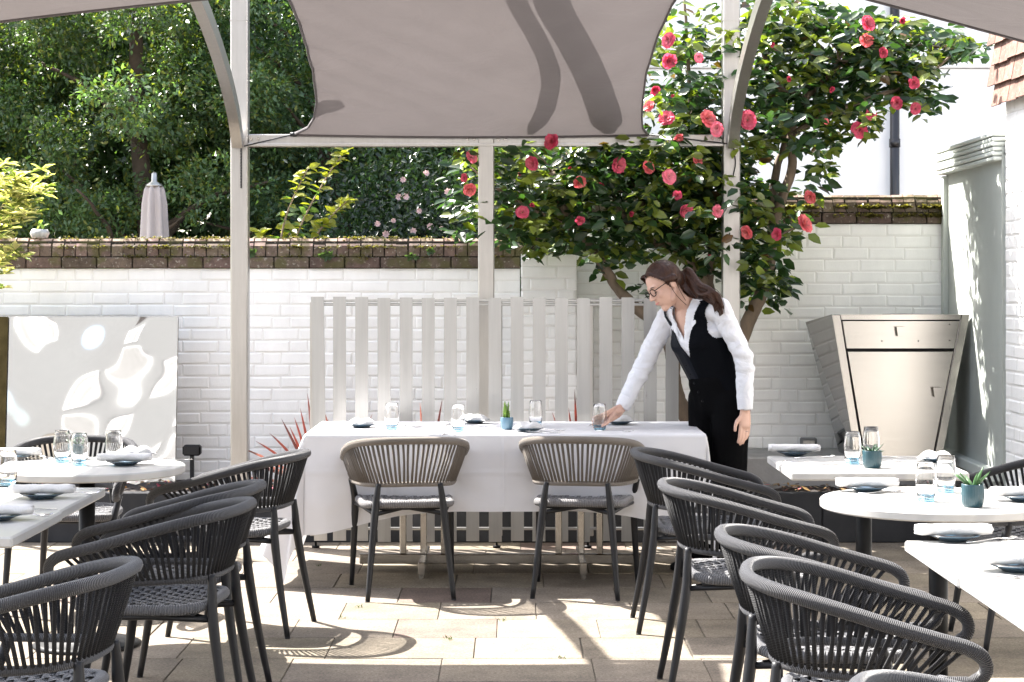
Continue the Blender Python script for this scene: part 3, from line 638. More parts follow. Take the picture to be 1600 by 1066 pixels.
# closed parasol beyond the wall
pa = thing("closed_parasol", "pale pink closed parasol standing beyond the wall before the dark trees", "parasol", (0, 0, 0)); c = P(241, 268, 13.2)
rings = []
for i, (z, r) in enumerate(((1.0, .115), (1.4, .098), (1.8, .088), (2.05, .076), (2.14, .062), (2.17, .050))):
    rings.append([Vector((c.x + cos(a) * r * (1 + .17 * sin(a * 7 + .6 * z)), c.y + sin(a) * r * (1 + .17 * sin(a * 7 + .6 * z)), z)) for a in [2 * pi * k / 84 for k in range(84)]])
mb = MB(); mb.loft(rings); mb.build("canopy", M['parasol'], pa)
mb = MB(); mb.lathe([(.062, 2.165), (.058, 2.178), (.022, 2.20), (.020, 2.25), (.014, 2.262), (.0, 2.265)], 18, (c.x, c.y, 0)); mb.build("finial", M['alu'], pa)
mb = MB(); mb.tube([(c.x, c.y, 0), (c.x, c.y, 1.1)], .02, 10); mb.build("pole", M['alu'], pa)
# shell shaped pot on the coping
c = P(62, 372, 12.1); mb = MB(); sh = thing("shell_pot", "whitish shell pot with a green seedling on the coping", "pot", (0, 0, 0))
mb.lathe([(.0, .0), (.05, .0), (.062, .03), (.05, .055), (.035, .052), (.0, .04)], 18, c, flute=9, fl=.2); mb.build("bowl", M['marble'], sh)
# ================================================================= VEGETATION
LT = np.array([(0, 0, 0), (.30, .44, .05), (.30, 0, -.06), (.30, -.44, .05), (.68, .38, .03), (.68, 0, -.08), (.68, -.38, .03), (1, 0, -.14)], float)
LF = [(0, 2, 1), (0, 3, 2), (1, 2, 5, 4), (2, 3, 6, 5), (4, 5, 7), (5, 6, 7)]
RT = np.array([(0, 0, 0), (.45, .5, .06), (1, 0, -.06), (.45, -.5, .06)], float); RF = [(0, 3, 2, 1)]
def unit(a): return a / np.maximum(np.linalg.norm(a, axis=1, keepdims=True), 1e-9)
def leaf_mesh(name, C, D, Nn, Ls, Ws, cols, mat, parent=None, tmpl='leaf'):
    T, Fc = (LT, LF) if tmpl == 'leaf' else (RT, RF)
    D = unit(D); S = unit(np.cross(Nn, D)); U = np.cross(D, S); n = len(C); k = len(T)
    V = C[:, None, :] + T[None, :, 0, None] * Ls[:, None, None] * D[:, None, :] + T[None, :, 1, None] * Ws[:, None, None] * S[:, None, :] + T[None, :, 2, None] * Ls[:, None, None] * U[:, None, :]
    V = V.reshape(-1, 3); base = (np.arange(n) * k)[:, None]
    lv = np.concatenate([np.array(f) for f in Fc]); loops = (base + lv[None, :]).ravel(); ls = np.array([len(f) for f in Fc])
    tot = np.tile(ls, n); start = np.concatenate([[0], np.cumsum(tot)[:-1]])
    me = bpy.data.meshes.new(name); me.vertices.add(len(V)); me.vertices.foreach_set("co", V.astype(np.float32).ravel())
    me.loops.add(len(loops)); me.loops.foreach_set("vertex_index", loops.astype(np.int32))
    me.polygons.add(len(tot)); me.polygons.foreach_set("loop_start", start.astype(np.int32)); me.polygons.foreach_set("loop_total", tot.astype(np.int32))
    me.polygons.foreach_set("use_smooth", np.ones(len(tot), bool))
    a = me.color_attributes.new("Col", 'FLOAT_COLOR', 'POINT'); cc = np.ones((n, k, 4), np.float32); cc[:, :, :3] = cols[:, None, :]
    a.data.foreach_set("color", cc.ravel())
    me.materials.append(mat); me.update(calc_edges=True); me.validate()
    o = bpy.data.objects.new(name, me); COL.objects.link(o)
    if parent is not None: o.parent = parent
    return o
def limb(mb, pts, r0, r1, n=8, jit=.0):
    pts = catmull(pts, 6); N = len(pts)
    pts = [p + Vector((random.uniform(-jit, jit), random.uniform(-jit, jit), 0)) for p in pts]
    mb.tube(pts, [r0 + (r1 - r0) * i / (N - 1) for i in range(N)], n)

# ---------------------------------------------------------------- dark evergreens beyond the wall
def evergreen(label, x, y, h, rad, n, base=(.080, .132, .062), yel=.20, lsize=.044, low=.9):
    t = thing("evergreen_tree", label, "tree", (x, y, 0), group="dark evergreen trees beyond the wall"); rs = np.random.default_rng(int(abs(x) * 100 + y * 7))
    mb = MB(); top = Vector((0, 0, h * .85))
    limb(mb, [(0, 0, 0), (.05, .02, h * .3), (-.06, .05, h * .55), top], .11, .03, 9)
    for k in range(16):
        a = random.uniform(0, 6.28); z = random.uniform(.18, .75) * h; l = rad * random.uniform(.5, .95)
        p = Vector((cos(a) * l, sin(a) * l, z + random.uniform(.1, .6))); limb(mb, [(0, 0, z - .3), p * .5 + Vector((0, 0, z * .5 - .05)), p], .032, .008, 6, .015)
    mb.build("trunk", M['darkbark'], t)
    nb = 84; ub = unit(rs.normal(size=(nb, 3))); rb = rs.random(nb) ** .30                     # boughs, each a rounded mass of sprays
    R3 = np.array([rad, rad * .9, (h - low) / 2]); cz = low + (h - low) / 2; cb = ub * rb[:, None] * R3 + np.array([0, 0, cz]); sb = rs.uniform(.20, .40, nb); tb = rs.uniform(.65, 1.45, nb)
    nc = n // 40; ib = rs.integers(0, nb, nc); us_ = unit(rs.normal(size=(nc, 3)) + np.array([0, -.15, .35])); cc = cb[ib] + us_ * (sb[ib] * rs.random(nc) ** .35)[:, None] * np.array([1.1, 1.1, .8])
    sp = rs.uniform(.035, .085, nc); C = (cc[:, None, :] + rs.normal(size=(nc, 40, 3)) * sp[:, None, None] * np.array([1, 1, .75])).reshape(-1, 3)
    out = np.repeat(us_, 40, 0)
    D = out * .6 + rs.normal(size=C.shape) * .7 + np.array([0, 0, -.15]); Nn = rs.normal(size=C.shape) * .6 + np.array([-.1, -.1, .9])
    Ls = rs.uniform(.7, 1.35, len(C)) * lsize; tint = np.repeat(rs.uniform(.75, 1.3, nc) * tb[ib], 40)[:, None] * rs.uniform(.75, 1.25, (len(C), 1))
    col = np.array(base)[None, :] * tint; ym = (rs.random(len(C)) < yel)[:, None]; col = np.where(ym, np.array([.14, .16, .035])[None, :] * rs.uniform(.6, 1.4, (len(C), 1)), col)
    leaf_mesh("crown", C, D, Nn, Ls, Ls * .46, col, M['hedge'], t, 'rhomb')
evergreen("tall dark evergreen tree above the wall at the far left, over the variegated shrub", -4.35, 14.6, 5.2, 1.15, 46000, yel=.22)
evergreen("dark evergreen tree above the wall behind the closed pale parasol", -2.75, 14.3, 5.3, 1.25, 64000)
evergreen("dark evergreen tree behind the left pergola post", -1.35, 14.9, 5.2, 1.2, 60000, base=(.074, .130, .074), yel=.07)
evergreen("dark evergreen tree behind the middle pergola post and lower sail edge", -.15, 14.6, 3.6, .95, 38000, yel=.06, low=.5)
def farwood():
    rs = np.random.default_rng(3); n = 110000; C = np.stack([rs.uniform(-9, 1.0, n), rs.uniform(16.2, 18.5, n), rs.uniform(-.1, 6.6, n)], 1)
    D = rs.normal(size=(n, 3)); Nn = rs.normal(size=(n, 3)) + np.array([0, 0, .6]); Ls = rs.uniform(.10, .18, n)
    col = np.array([.05, .085, .035])[None, :] * rs.uniform(.5, 1.6, (n, 1))
    o = leaf_mesh("far_wood", C, D, Nn, Ls, Ls * .6, col, M['hedge'], None, 'rhomb'); o['kind'] = 'stuff'; o['label'] = "dense green wood standing behind the dark evergreens"
farwood()
# bush of pale blossom beyond the wall
bb = thing("blossom_bush", "dark leafy bush with tiny pale pink blossom beyond the wall, left of the camellia", "bush", (-.55, 13.2, 0)); rs = np.random.default_rng(21)
n = 9000; C = rs.normal(size=(n, 3)) * np.array([.40, .24, .36]) + np.array([0, 0, 1.65]); C = C[C[:, 2] < 2.6]; n = len(C)
Ls = rs.uniform(.035, .06, n); leaf_mesh("crown", C, rs.normal(size=(n, 3)) + np.array([0, -.3, -.2]), rs.normal(size=(n, 3)) * .6 + np.array([0, -.3, .8]), Ls, Ls * .5, np.array([.018, .035, .018])[None, :] * rs.uniform(.6, 1.5, (n, 1)), M['leaf'], bb)
mb = MB(); limb(mb, [(0, 0, 0), (.05, 0, .8), (0, 0, 1.6)], .05, .015); limb(mb, [(.05, 0, .6), (.3, -.1, 1.2), (.35, -.2, 1.9)], .03, .01); mb.build("trunk", M['darkbark'], bb)
mb = MB()
for px, py in ((623, 308), (634, 308), (666, 271), (630, 281), (672, 354), (690, 357), (646, 361), (711, 365), (733, 342), (603, 366), (655, 330), (590, 350), (700, 300), (615, 345)):
    c = P(px, py, 12.85) - Vector((-.55, 13.2, 0)); r = random.uniform(.014, .026)
    for k in range(7):
        a = k * .9; d = Vector((cos(a), -.5, sin(a))).normalized(); s = d.cross(Vector((0, 1, 0))).normalized(); mb.add([c, c + d * r * .6 + s * r * .5, c + d * r * 1.2, c + d * r * .6 - s * r * .5], [(0, 1, 2, 3)], col=(.70, .50, .50))
mb.build("blossom", M['pale_petal'], bb)

# ---------------------------------------------------------------- the pink camellia
CY = 11.50
cam_t = thing("camellia_tree", "multi stemmed camellia with glossy leaves and pink flowers, rising behind the waitress", "tree", (0, 0, 0))
mb = MB()
def st(pp, r0, r1, n=9): limb(mb, [P(a, b, c) for a, b, c in pp], r0, r1, n, .003)
st([(1096, 800, 11.45), (1088, 690, 11.45), (1066, 640, 11.45), (1053, 600, 11.45), (1049, 550, 11.45), (1028, 508, 11.45), (997, 484, 11.42), (966, 452, 11.4), (940, 412, 11.4), (908, 368, 11.4), (880, 325, 11.4), (862, 270, 11.4)], .052, .022)
st([(1100, 800, 11.5), (1118, 660, 11.5), (1148, 560, 11.5), (1168, 505, 11.5), (1188, 462, 11.5), (1200, 420, 11.5), (1206, 372, 11.5), (1218, 320, 11.5), (1238, 262, 11.5), (1236, 210, 11.5), (1262, 150, 11.5), (1310, 95, 11.5)], .055, .018)
st([(1206, 372, 11.5), (1208, 310, 11.55), (1214, 262, 11.6), (1226, 215, 11.6), (1204, 140, 11.6), (1190, 50, 11.6), (1185, -40, 11.6)], .030, .012)
st([(1118, 660, 11.5), (1110, 540, 11.55), (1108, 455, 11.6), (1090, 428, 11.6), (1060, 396, 11.6), (1020, 378, 11.55), (985, 352, 11.5), (955, 300, 11.5)], .045, .016)
st([(1092, 430, 11.6), (1072, 398, 11.55), (1040, 370, 11.5), (1010, 330, 11.5), (985, 270, 11.45)], .030, .014)
st([(908, 368, 11.4), (868, 345, 11.3), (820, 322, 11.3), (770, 290, 11.3), (735, 262, 11.3)], .016, .006)
st([(1236, 210, 11.5), (1300, 175, 11.45), (1370, 150, 11.4), (1430, 130, 11.4), (1490, 85, 11.35)], .020, .007)
st([(1262, 150, 11.5), (1330, 90, 11.5), (1400, 70, 11.5), (1505, 78, 11.45)], .016, .006)
st([(1108, 455, 11.6), (1112, 360, 11.6), (1100, 280, 11.6), (1080, 180, 11.6), (1075, 90, 11.6), (1070, 0, 11.6)], .024, .008)
for k in range(34):
    a = random.choice([(862, 270), (985, 270), (955, 300), (1310, 95), (1236, 210), (1204, 140), (1100, 280), (1080, 180), (1370, 150), (1040, 370), (800, 310), (1206, 372)])
    b = (a[0] + random.uniform(-70, 70), a[1] + random.uniform(-75, 30)); Y0 = 11.45; st([(a[0], a[1], Y0), ((a[0] + b[0]) / 2 + 6, (a[1] + b[1]) / 2, Y0 + random.uniform(-.1, .1)), (b[0], b[1], Y0 + random.uniform(-.25, .25))], .009, .003, 5)
mb.build("trunk", M['bark'], cam_t)
BL = [(760, 250, 40, 22, 26), (728, 300, 32, 42, 22), (738, 350, 30, 22, 14), (800, 270, 55, 40, 60), (862, 250, 60, 34, 80), (850, 310, 65, 44, 95), (800, 340, 36, 38, 44), (845, 372, 55, 26, 46), (905, 330, 60, 50, 80), (930, 260, 60, 40, 90),
      (985, 250, 70, 36, 110), (1000, 310, 75, 50, 130), (960, 372, 50, 28, 44), (955, 402, 34, 20, 22), (1045, 270, 70, 46, 120), (1070, 320, 60, 48, 100), (1020, 380, 50, 24, 34), (1110, 250, 50, 34, 60), (1110, 305, 50, 50, 70), (1130, 362, 45, 38, 52), (1075, 380, 36, 24, 26), (1120, 408, 36, 22, 26),
      (1065, 40, 44, 44, 26), (1050, 110, 44, 50, 46), (1045, 165, 40, 40, 40), (1090, 120, 40, 60, 40), (1100, 190, 48, 34, 50), (1075, 215, 60, 24, 60), (1120, 60, 40, 60, 24),
      (1175, 60, 44, 70, 70), (1185, 150, 44, 60, 66), (1180, 215, 44, 34, 40), (1235, 60, 55, 70, 105), (1240, 140, 55, 54, 95), (1245, 200, 45, 30, 44), (1300, 60, 60, 66, 125), (1310, 140, 56, 50, 90), (1290, 200, 36, 26, 22), (1365, 70, 56, 52, 110), (1375, 130, 54, 38, 70), (1425, 75, 46, 40, 74), (1430, 130, 40, 34, 44), (1475, 72, 40, 26, 40), (1508, 76, 24, 20, 20), (1450, 160, 28, 20, 16),
      (1345, 190, 30, 20, 18), (1275, 245, 26, 22, 14), (1270, 290, 24, 24, 14), (1180, 310, 40, 46, 44), (1185, 365, 46, 32, 42), (1230, 350, 36, 20, 18), (1200, 420, 40, 26, 30), (1190, 455, 36, 28, 28), (1215, 445, 26, 20, 12), (1172, 410, 20, 40, 18), (1010, 455, 14, 10, 4), (1160, 280, 26, 30, 20)]
rs = np.random.default_rng(5); Cs = []; Ds = []; cl = []
for px, py, rx, ry, n in BL:
    for _ in range(int(n * .74)):                                  # one twig end carries a rosette of leaves
        a = rs.random() * 6.28; q = sqrt(rs.random()) * 1.05; Y = CY + rs.normal() * .24
        c = P(px + cos(a) * q * rx, py + sin(a) * q * ry, Y); m = rs.integers(3, 7); az = rs.random() * 6.28; young = rs.random() < .32  # yellow-green share stands for young leaves and sunlit ones alike
        for k in range(m):
            az += 2.2 + rs.normal() * .4; d = Vector((cos(az), sin(az), rs.uniform(-.75, .35)))
            Cs.append(c + d * .015 + Vector((rs.normal(), rs.normal(), rs.normal())) * .018); Ds.append(d)
            r = rs.uniform(.6, 1.4); cl.append((.12 * r, .15 * r, .026 * r) if young else ((.085 * r, .045 * r, .016 * r) if rs.random() < .02 else (.022 * r, .050 * r, .018 * r)))
C = np.array(Cs); D = np.array(Ds); n = len(C); Nn = rs.normal(size=(n, 3)) * .5 + np.array([-.05, -.45, .75]); Ls = rs.uniform(.064, .108, n)
leaf_mesh("crown", C, D, Nn, Ls, Ls * .58, np.array(cl), M['leaf'], cam_t)
def flower_mesh(seed, openn=1.0, base=(.66, .115, .20), rings=4):
    r = random.Random(seed); mb = MB()
    for ring, (cnt, rad, tilt) in enumerate(((8, .052, .35), (7, .043, .75), (6, .032, 1.1), (5, .02, 1.35))[4 - rings:]):
        for k in range(cnt):
            a = 2 * pi * (k + ring * .5 + r.uniform(-.15, .15)) / cnt; t = tilt * openn * r.uniform(.8, 1.15); d = Vector((cos(a), sin(a), 0)); s = Vector((-sin(a), cos(a), 0)); nz = Vector((0, 0, 1))
            R = rad * r.uniform(.88, 1.12); o = d * .004; rows = []
            for i, (f, wd, cu) in enumerate(((0, .18, 0), (.4, .46, .0), (.75, .52, .10), (1.0, .30, .02))):
                cpt = o + (d * cos(t) + nz * sin(t)) * (R * f) + (nz * cos(t) - d * sin(t)) * (-R * .28 * f * f + R * cu * .4); rows.append([cpt + s * (x * wd * R) + nz * (abs(x) * .16 * R + r.uniform(-.03, .03) * R) for x in (-1, -.4, .4, 1)])
            V = [p for row in rows for p in row]; q = r.uniform(.82, 1.15); c = (base[0] * q, base[1] * q + .025 * ring, base[2] * q + .012 * ring)
            mb.add(V, [(i * 4 + j, i * 4 + j + 1, (i + 1) * 4 + j + 1, (i + 1) * 4 + j) for i in range(3) for j in range(3)], col=c)
    return mb
protos = []
FL = [(1045, 63, 1.1), (1044, 95, 1.1), (1093, 90, .8), (1022, 140, 1), (1015, 166, .8), (1052, 148, .8), (1042, 186, 1.25), (1105, 186, 1.2), (1121, 201, 1.1), (1168, 188, 1.3), (1355, 37, 1.2), (1354, 62, 1.0), (1409, 34, .8), (1428, 130, .9), (1402, 160, 1.0), (1430, 170, .9), (1344, 203, 1.25), (1362, 178, .8), (863, 222, 1.25), (966, 258, 1.1), (1013, 262, .9), (1046, 276, 1.0), (832, 255, 1), (811, 271, .8), (736, 246, .9), (733, 296, 1.0), (726, 278, .6), (816, 332, 1.0), (905, 283, 1.0), (830, 322, .6), (1267, 307, 1.0), (1256, 351, 1.35), (1167, 362, 1.0), (1215, 366, .9), (1121, 331, .9), (1072, 329, .9), (1058, 306, .7), (906, 344, .7), (942, 288, .8), (890, 264, .7), (1298, 140, .7), (1380, 82, .7), (1234, 124, .6), (1205, 70, .6), (1090, 252, .8), (1110, 400, .6), (1290, 190, .5), (985, 335, .6), (1060, 215, .7)]
KINDS = ((1.0, (.60, .085, .16), 4), (1.3, (.60, .075, .15), 4), (.8, (.72, .17, .25), 4), (1.5, (.52, .05, .11), 3), (1.15, (.68, .15, .17), 4), (1.45, (.50, .06, .11), 2))
for i in range(6):
    o = flower_mesh(i + 3, *KINDS[i]).build("flower", M['petal'], cam_t); protos.append(o)
for i, (px, py, s) in enumerate(FL):
    o = protos[i] if i < 6 else protos[random.choice((0, 0, 1, 2, 2, 4) if s > .85 else (1, 3, 3, 5, 4))].copy()
    if i >= 6: COL.objects.link(o); o.parent = cam_t
    o.location = P(px, py, CY - .40 - .14 * random.random()); d = Vector((random.uniform(-.9, .8), -1, random.uniform(-.8, .6)))
    o.rotation_euler = (d.to_track_quat('Z', 'Y') @ Euler((0, 0, random.uniform(0, 6.28))).to_quaternion()).to_euler(); o.scale = tuple(s * random.uniform(.62, .80) for _ in range(3))

# ---------------------------------------------------------------- variegated shrub, left edge
vg = thing("variegated_shrub", "cream edged variegated shrub leaning in at the left edge of the wall", "shrub", (-3.25, 11.4, .28)); rs = np.random.default_rng(8); Cs = []; Ds = []; cl = []; Ns = []
for px, py, n in ((14, 275, 7), (30, 285, 7), (48, 300, 8), (60, 300, 5), (20, 310, 8), (40, 325, 7), (10, 335, 7), (25, 345, 6), (8, 370, 7), (14, 395, 6), (5, 408, 5), (-20, 300, 9), (-25, 350, 9), (-20, 400, 9), (2, 440, 3), (64, 285, 3), (-40, 460, 8)):
    for _ in range(n):
        c = P(px + rs.normal() * 9, py + rs.normal() * 9, 11.45 + rs.normal() * .12) - Vector((-3.25, 11.4, .28)); az = rs.random() * 6.28
        for k in range(7):
            az += 2.4; Cs.append(c); Ds.append((cos(az), sin(az), rs.uniform(-.2, .9))); Ns.append((rs.normal() * .3 + cos(az) * -.3, rs.normal() * .3 + sin(az) * -.3, 1)); q = rs.uniform(.8, 1.2)
            cl.append((.62 * q, .57 * q, .30 * q) if rs.random() < .68 else (.17 * q, .21 * q, .055 * q))
C = np.array(Cs); n = len(C); Ls = rs.uniform(.06, .10, n); Da, Na = np.array(Ds), np.array(Ns); cat = np.concatenate
leaf_mesh("crown", cat([C, C + Na * .0025]), cat([Da, Da]), cat([Na, Na]), cat([Ls, Ls * .82]), cat([Ls * .30, Ls * .13]), cat([np.array(cl), np.array([(.15, .20, .05)] * n)]), M['soft'], vg)
mb = MB()
for k in range(7): limb(mb, [(0, 0, 0), (random.uniform(-.12, -.04), 0, .8), (random.uniform(-.15, .0), 0, 1.25), (random.uniform(-.15, .25), random.uniform(-.1, .1), random.uniform(1.45, 1.75))], .018, .005, 6)
mb.build("stems", M['wood'], vg)
# ---------------------------------------------------------------- young shoots over the wall
yg = thing("young_shrub", "upright shoots with fresh yellow green leaves rising just behind the wall coping", "shrub", (0, 0, 0)); mb = MB(); Cs = []; Ds = []; cl = []; rs = np.random.default_rng(11)
SH = [[(434, 400), (445, 345), (458, 310), (470, 285), (482, 262)], [(450, 400), (478, 335), (500, 295), (520, 262), (540, 236)], [(470, 400), (500, 360), (525, 330), (545, 312)], [(420, 400), (414, 375), (406, 362)], [(455, 400), (450, 375), (455, 350)], [(490, 400), (497, 365), (510, 345)]]
for i, s in enumerate(SH):
    pts = catmull([P(a, b, 12.45 + .05 * (i % 3)) for a, b in s], 6); mb.tube(pts, [.007 - .004 * k / len(pts) for k in range(len(pts))], 6)
    for k, p in enumerate(pts):
        for q in range(3 if k > len(pts) - 3 else 2):
            if rs.random() < .15: continue
            az = k * 2.4 + q * 2.6; d = Vector((cos(az), sin(az) * .7, rs.uniform(-.25, .6))); Cs.append(p); Ds.append(d); r = rs.uniform(.8, 1.2)
            cl.append((.26 * r, .27 * r, .035 * r) if k > len(pts) * .45 or rs.random() < .3 else (.10 * r, .17 * r, .045 * r))
mb.build("stems", M['wood'], yg); C = np.array([tuple(c) for c in Cs]); n = len(C); Ls = rs.uniform(.06, .095, n)
leaf_mesh("crown", C, np.array([tuple(d) for d in Ds]), rs.normal(size=(n, 3)) * .4 + np.array([-.2, -.35, .8]), Ls, Ls * .60, np.array(cl), M['soft'], yg)
# seedling in the shell pot and a sprig behind the post
C = np.array([tuple(P(62 + rs.normal() * 5, 352 + rs.normal() * 3, 12.1)) for _ in range(7)]); leaf_mesh("seedling", C, rs.normal(size=(7, 3)) + np.array([0, 0, .3]), rs.normal(size=(7, 3)) * .3 + np.array([0, -.4, .8]), np.full(7, .045), np.full(7, .028), np.tile(np.array([[.16, .24, .04]]), (7, 1)), M['soft'], sh)
# ---------------------------------------------------------------- red cordylines in the bed
def cordyline(label, px, pyb, Y, angs, L0):
    t = thing("cordyline_plant", label, "plant", (0, 0, 0), group="red cordylines in the raised bed"); c = P(px, pyb, Y); c.z = .27
    for a, l, cc in angs:
        mb = MB(); d = Vector((sin(radians(a)), random.uniform(-.35, .05), cos(radians(a)))).normalized(); pts = []; s = d.cross(Vector((0, 1, 0))).normalized()
        rows = []
        for i in range(9):
            f = i / 8; p = c + d * (l * f) + Vector((d.x * .10, 0, -.10)) * (f ** 2.5) * l * (1 if abs(a) > 25 else .2); w_ = .0098 * (sin(pi * min(1, f * .82 + .18))) ** .7 * (1 if f < .97 else .1); rows.append([p - s * w_, p + Vector((0, .004, 0)), p + s * w_])
        mb.add([p for r in rows for p in r], [(i * 3 + j, i * 3 + j + 1, (i + 1) * 3 + j + 1, (i + 1) * 3 + j) for i in range(8) for j in range(2)], col=cc); mb.build("blade", M['cord'], t)
R1, R2, R3 = (.13, .032, .024), (.24, .11, .085), (.07, .022, .02)
cordyline("red bladed cordyline fanning out beside the left end of the slat screen", 497, 770, 11.35, [(-62, .52, R1), (-50, .55, R2), (-42, .50, R1), (-33, .48, R1), (-25, .50, R3), (-20, .46, R1), (-15, .50, R1), (-10, .54, R1), (-6, .60, R1), (-2, .58, R1), (3, .55, R3), (-72, .46, R2), (-55, .40, R2), (8, .45, R1), (14, .5, R3), (30, .45, R1)], .5)
cordyline("few red blades of a cordyline seen through the slats below the waitress hand", 905, 770, 11.35, [(-3, .66, R1), (-7, .52, R1), (4, .64, R1), (7, .67, R1), (-18, .54, R1), (20, .5, R3), (-12, .60, R1)], .5)
cordyline("thin red cordyline blades seen through the slats behind the left chair", 668, 770, 11.35, [(-4, .57, R2), (9, .60, R3), (15, .66, R3), (-16, .52, R1), (3, .50, R1), (24, .50, R1)], .5)
cordyline("thin red cordyline blades seen through the slats left of the pale blue plate", 540, 770, 11.35, [(-3, .54, R1), (9, .56, R1), (-14, .52, R2), (18, .50, R1)], .5)
# ================================================================= FURNITURE
# ---------------------------------------------------------------- rope chair, facing +y, origin on the floor
TOPH = [(0, -.290, .762), (.09, -.284, .761), (.17, -.258, .757), (.235, -.205, .748), (.275, -.125, .731), (.294, -.02, .704), (.298, .09, .672), (.294, .19, .645), (.288, .262, .625), (.282, .298, .598), (.275, .300, .562), (.268, .268, .536)]
BOTH = [(0, -.222, .548), (.07, -.217, .547), (.135, -.196, .545), (.185, -.155, .543), (.215, -.095, .540), (.234, -.015, .537), (.246, .07, .534), (.256, .16, .532), (.268, .268, .536)]
def half(pts, m=10): return catmull(pts, m)
def resample(pts, n):
    L = [0]
    for a, b in zip(pts, pts[1:]): L.append(L[-1] + (b - a).length)
    xs = np.array([[p.x, p.y, p.z] for p in pts]); t = np.linspace(0, L[-1], n)
    return [Vector([np.interp(q, L, xs[:, k]) for k in range(3)]) for q in t]
def mirror(p): return Vector((-p.x, p.y, p.z))
def make_chair(rope, weave, label, group):
    t = thing("rope_chair", label, "chair", (0, 0, 0), 0, group)
    th = resample(half(TOPH), 70); bh = resample(half(BOTH), 60)
    loop = [mirror(p) for p in th[::-1]] + th[1:] + bh[::-1][1:] + [mirror(p) for p in bh[1:-1]]
    mb = MB(); n = len(loop); rad = []
    for p in loop: rad.append(.0188 if p.z > .60 else (.0175 if p.y > .2 else .0125))
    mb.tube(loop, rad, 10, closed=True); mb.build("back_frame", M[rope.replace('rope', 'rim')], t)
    mb = MB(); ns = 30                                             # rope strands from rim to lower rail
    tt = resample(half(TOPH[:9]), ns * 4 + 1); bt = resample(half(BOTH[:8]), ns * 4 + 1)
    for side in (1, -1):
        for k in range(ns):
            f = (k + .5) / ns; a = tt[int(f * ns * 4)].copy(); b = bt[int(f * ns * 4)].copy()
            a.x *= side; b.x *= side; mid = a.lerp(b, .5) + Vector((random.uniform(-.003, .003), random.uniform(-.003, .003), 0))
            out = Vector((a.x, a.y, 0)).normalized()
            mb.tube([a + out * .004, mid + out * .005, b + out * .004], [.0070, .0062, .0066], 6, sx=.8, sy=1.0, up=out)
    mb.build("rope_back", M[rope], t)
    # seat: frame tube and two layers of woven webbing
    sq = []
    for k in range(48):
        a = 2 * pi * k / 48; c_, s_ = cos(a), sin(a); e = .48; x = .215 * abs(c_) ** e * (1 if c_ > 0 else -1); yv = .035 + .222 * abs(s_) ** e * (1 if s_ > 0 else -1)
        sq.append(Vector((x * (1 + .05 * (yv > .1)), yv, .445 - .004 * cos(2 * a))))
    mb = MB(); mb.tube(sq, .0185, 10, closed=True)
    def inside(v, other, axis):
        lim = .197; e = 2 / .48; f = max(0, 1 - (abs(v) / (.215 if axis == 'x' else .222)) ** e); return f
    NW = 13; nseg = NW * 4
    for ax in (0, 1):
        for i in range(NW):
            c = -.19 + .38 * (i + .5) / NW; hw = .0098; pts = []; e = 2 / .48
            lim = (.222 if ax == 0 else .215) * max(.05, 1 - (abs(c) / (.215 if ax == 0 else .222)) ** e) ** (1 / e) - .006; V = []; F = []; U = []
            for k in range(nseg + 1):
                q = -lim + 2 * lim * k / nseg; wv = .0036 * cos(pi * (q + .19) / .38 * NW + pi * i + (pi if ax else 0) ) ; dish = -.012 * (1 - (q / .22) ** 2) * (1 - (c / .22) ** 2)
                for s_ in (-1, 1):
                    x, yv = (c + s_ * hw, q) if ax == 0 else (q, c + s_ * hw); V.append((x, yv + .035, .459 + wv + dish))
            for k in range(nseg): F.append((2 * k, 2 * k + 1, 2 * k + 3, 2 * k + 2) if ax == 0 else (2 * k, 2 * k + 2, 2 * k + 3, 2 * k + 1)); U.append([(k * .01, 0), (k * .01, 1), (k * .01 + .01, 1), (k * .01 + .01, 0)])
            F = [f[::-1] for f in F] if ax == 0 else F
            mb.add(V, F, 0, U)
    mb.build("seat", M[weave], t)
    mb = MB(); mb.box(-.19, .19, -.16, .23, .418, .428, .004)
    mb.tube([(-.165, -.212, .405), (0, .02, .412), (.24, .165, .418)], [.011, .012, .011], 8); mb.tube([(.165, -.212, .405), (0, .02, .412), (-.24, .165, .418)], [.011, .012, .011], 8)
    for s_ in (1, -1): mb.tube([(s_ * .165, -.212, .405), (s_ * .205, -.02, .418), (s_ * .24, .165, .42)], .010, 8)
    mb.build("seat_frame", M['dark'], t)
    for s_ in (1, -1):
        for pts in (((.148, -.208, .55), (.156, -.212, .49), (.166, -.217, .405), (.184, -.245, .22), (.205, -.285, .004)), ((.260, .130, .536), (.248, .142, .49), (.238, .168, .415), (.243, .195, .22), (.252, .232, .004))):
            mb = MB(); p = [Vector((x * s_, y, z)) for x, y, z in pts]; c = catmull(p, 5); N = len(c)
            mb.tube(c, [lerp1(q.z, [0, .2, .40, .47, .55], [.0115, .0155, .0185, .0165, .0125]) for q in c], 10); mb.tube([p[-1] + Vector((0, 0, .002)), p[-1] - Vector((0, 0, .004))], .0118, 10)
            mb.build("leg", M['dark'], t)
    return t
CH_T = [  # pair at the long table, toned taupe as if lit warmer: x, y, facing (deg from +y, counter-clockwise)
    (-.520, 9.40, 8, "taupe rope armchair tucked under the white tablecloth, left of the middle pair"),
    (.345, 9.44, -9, "taupe rope armchair tucked under the white tablecloth, beside the waitress reaching hand")]
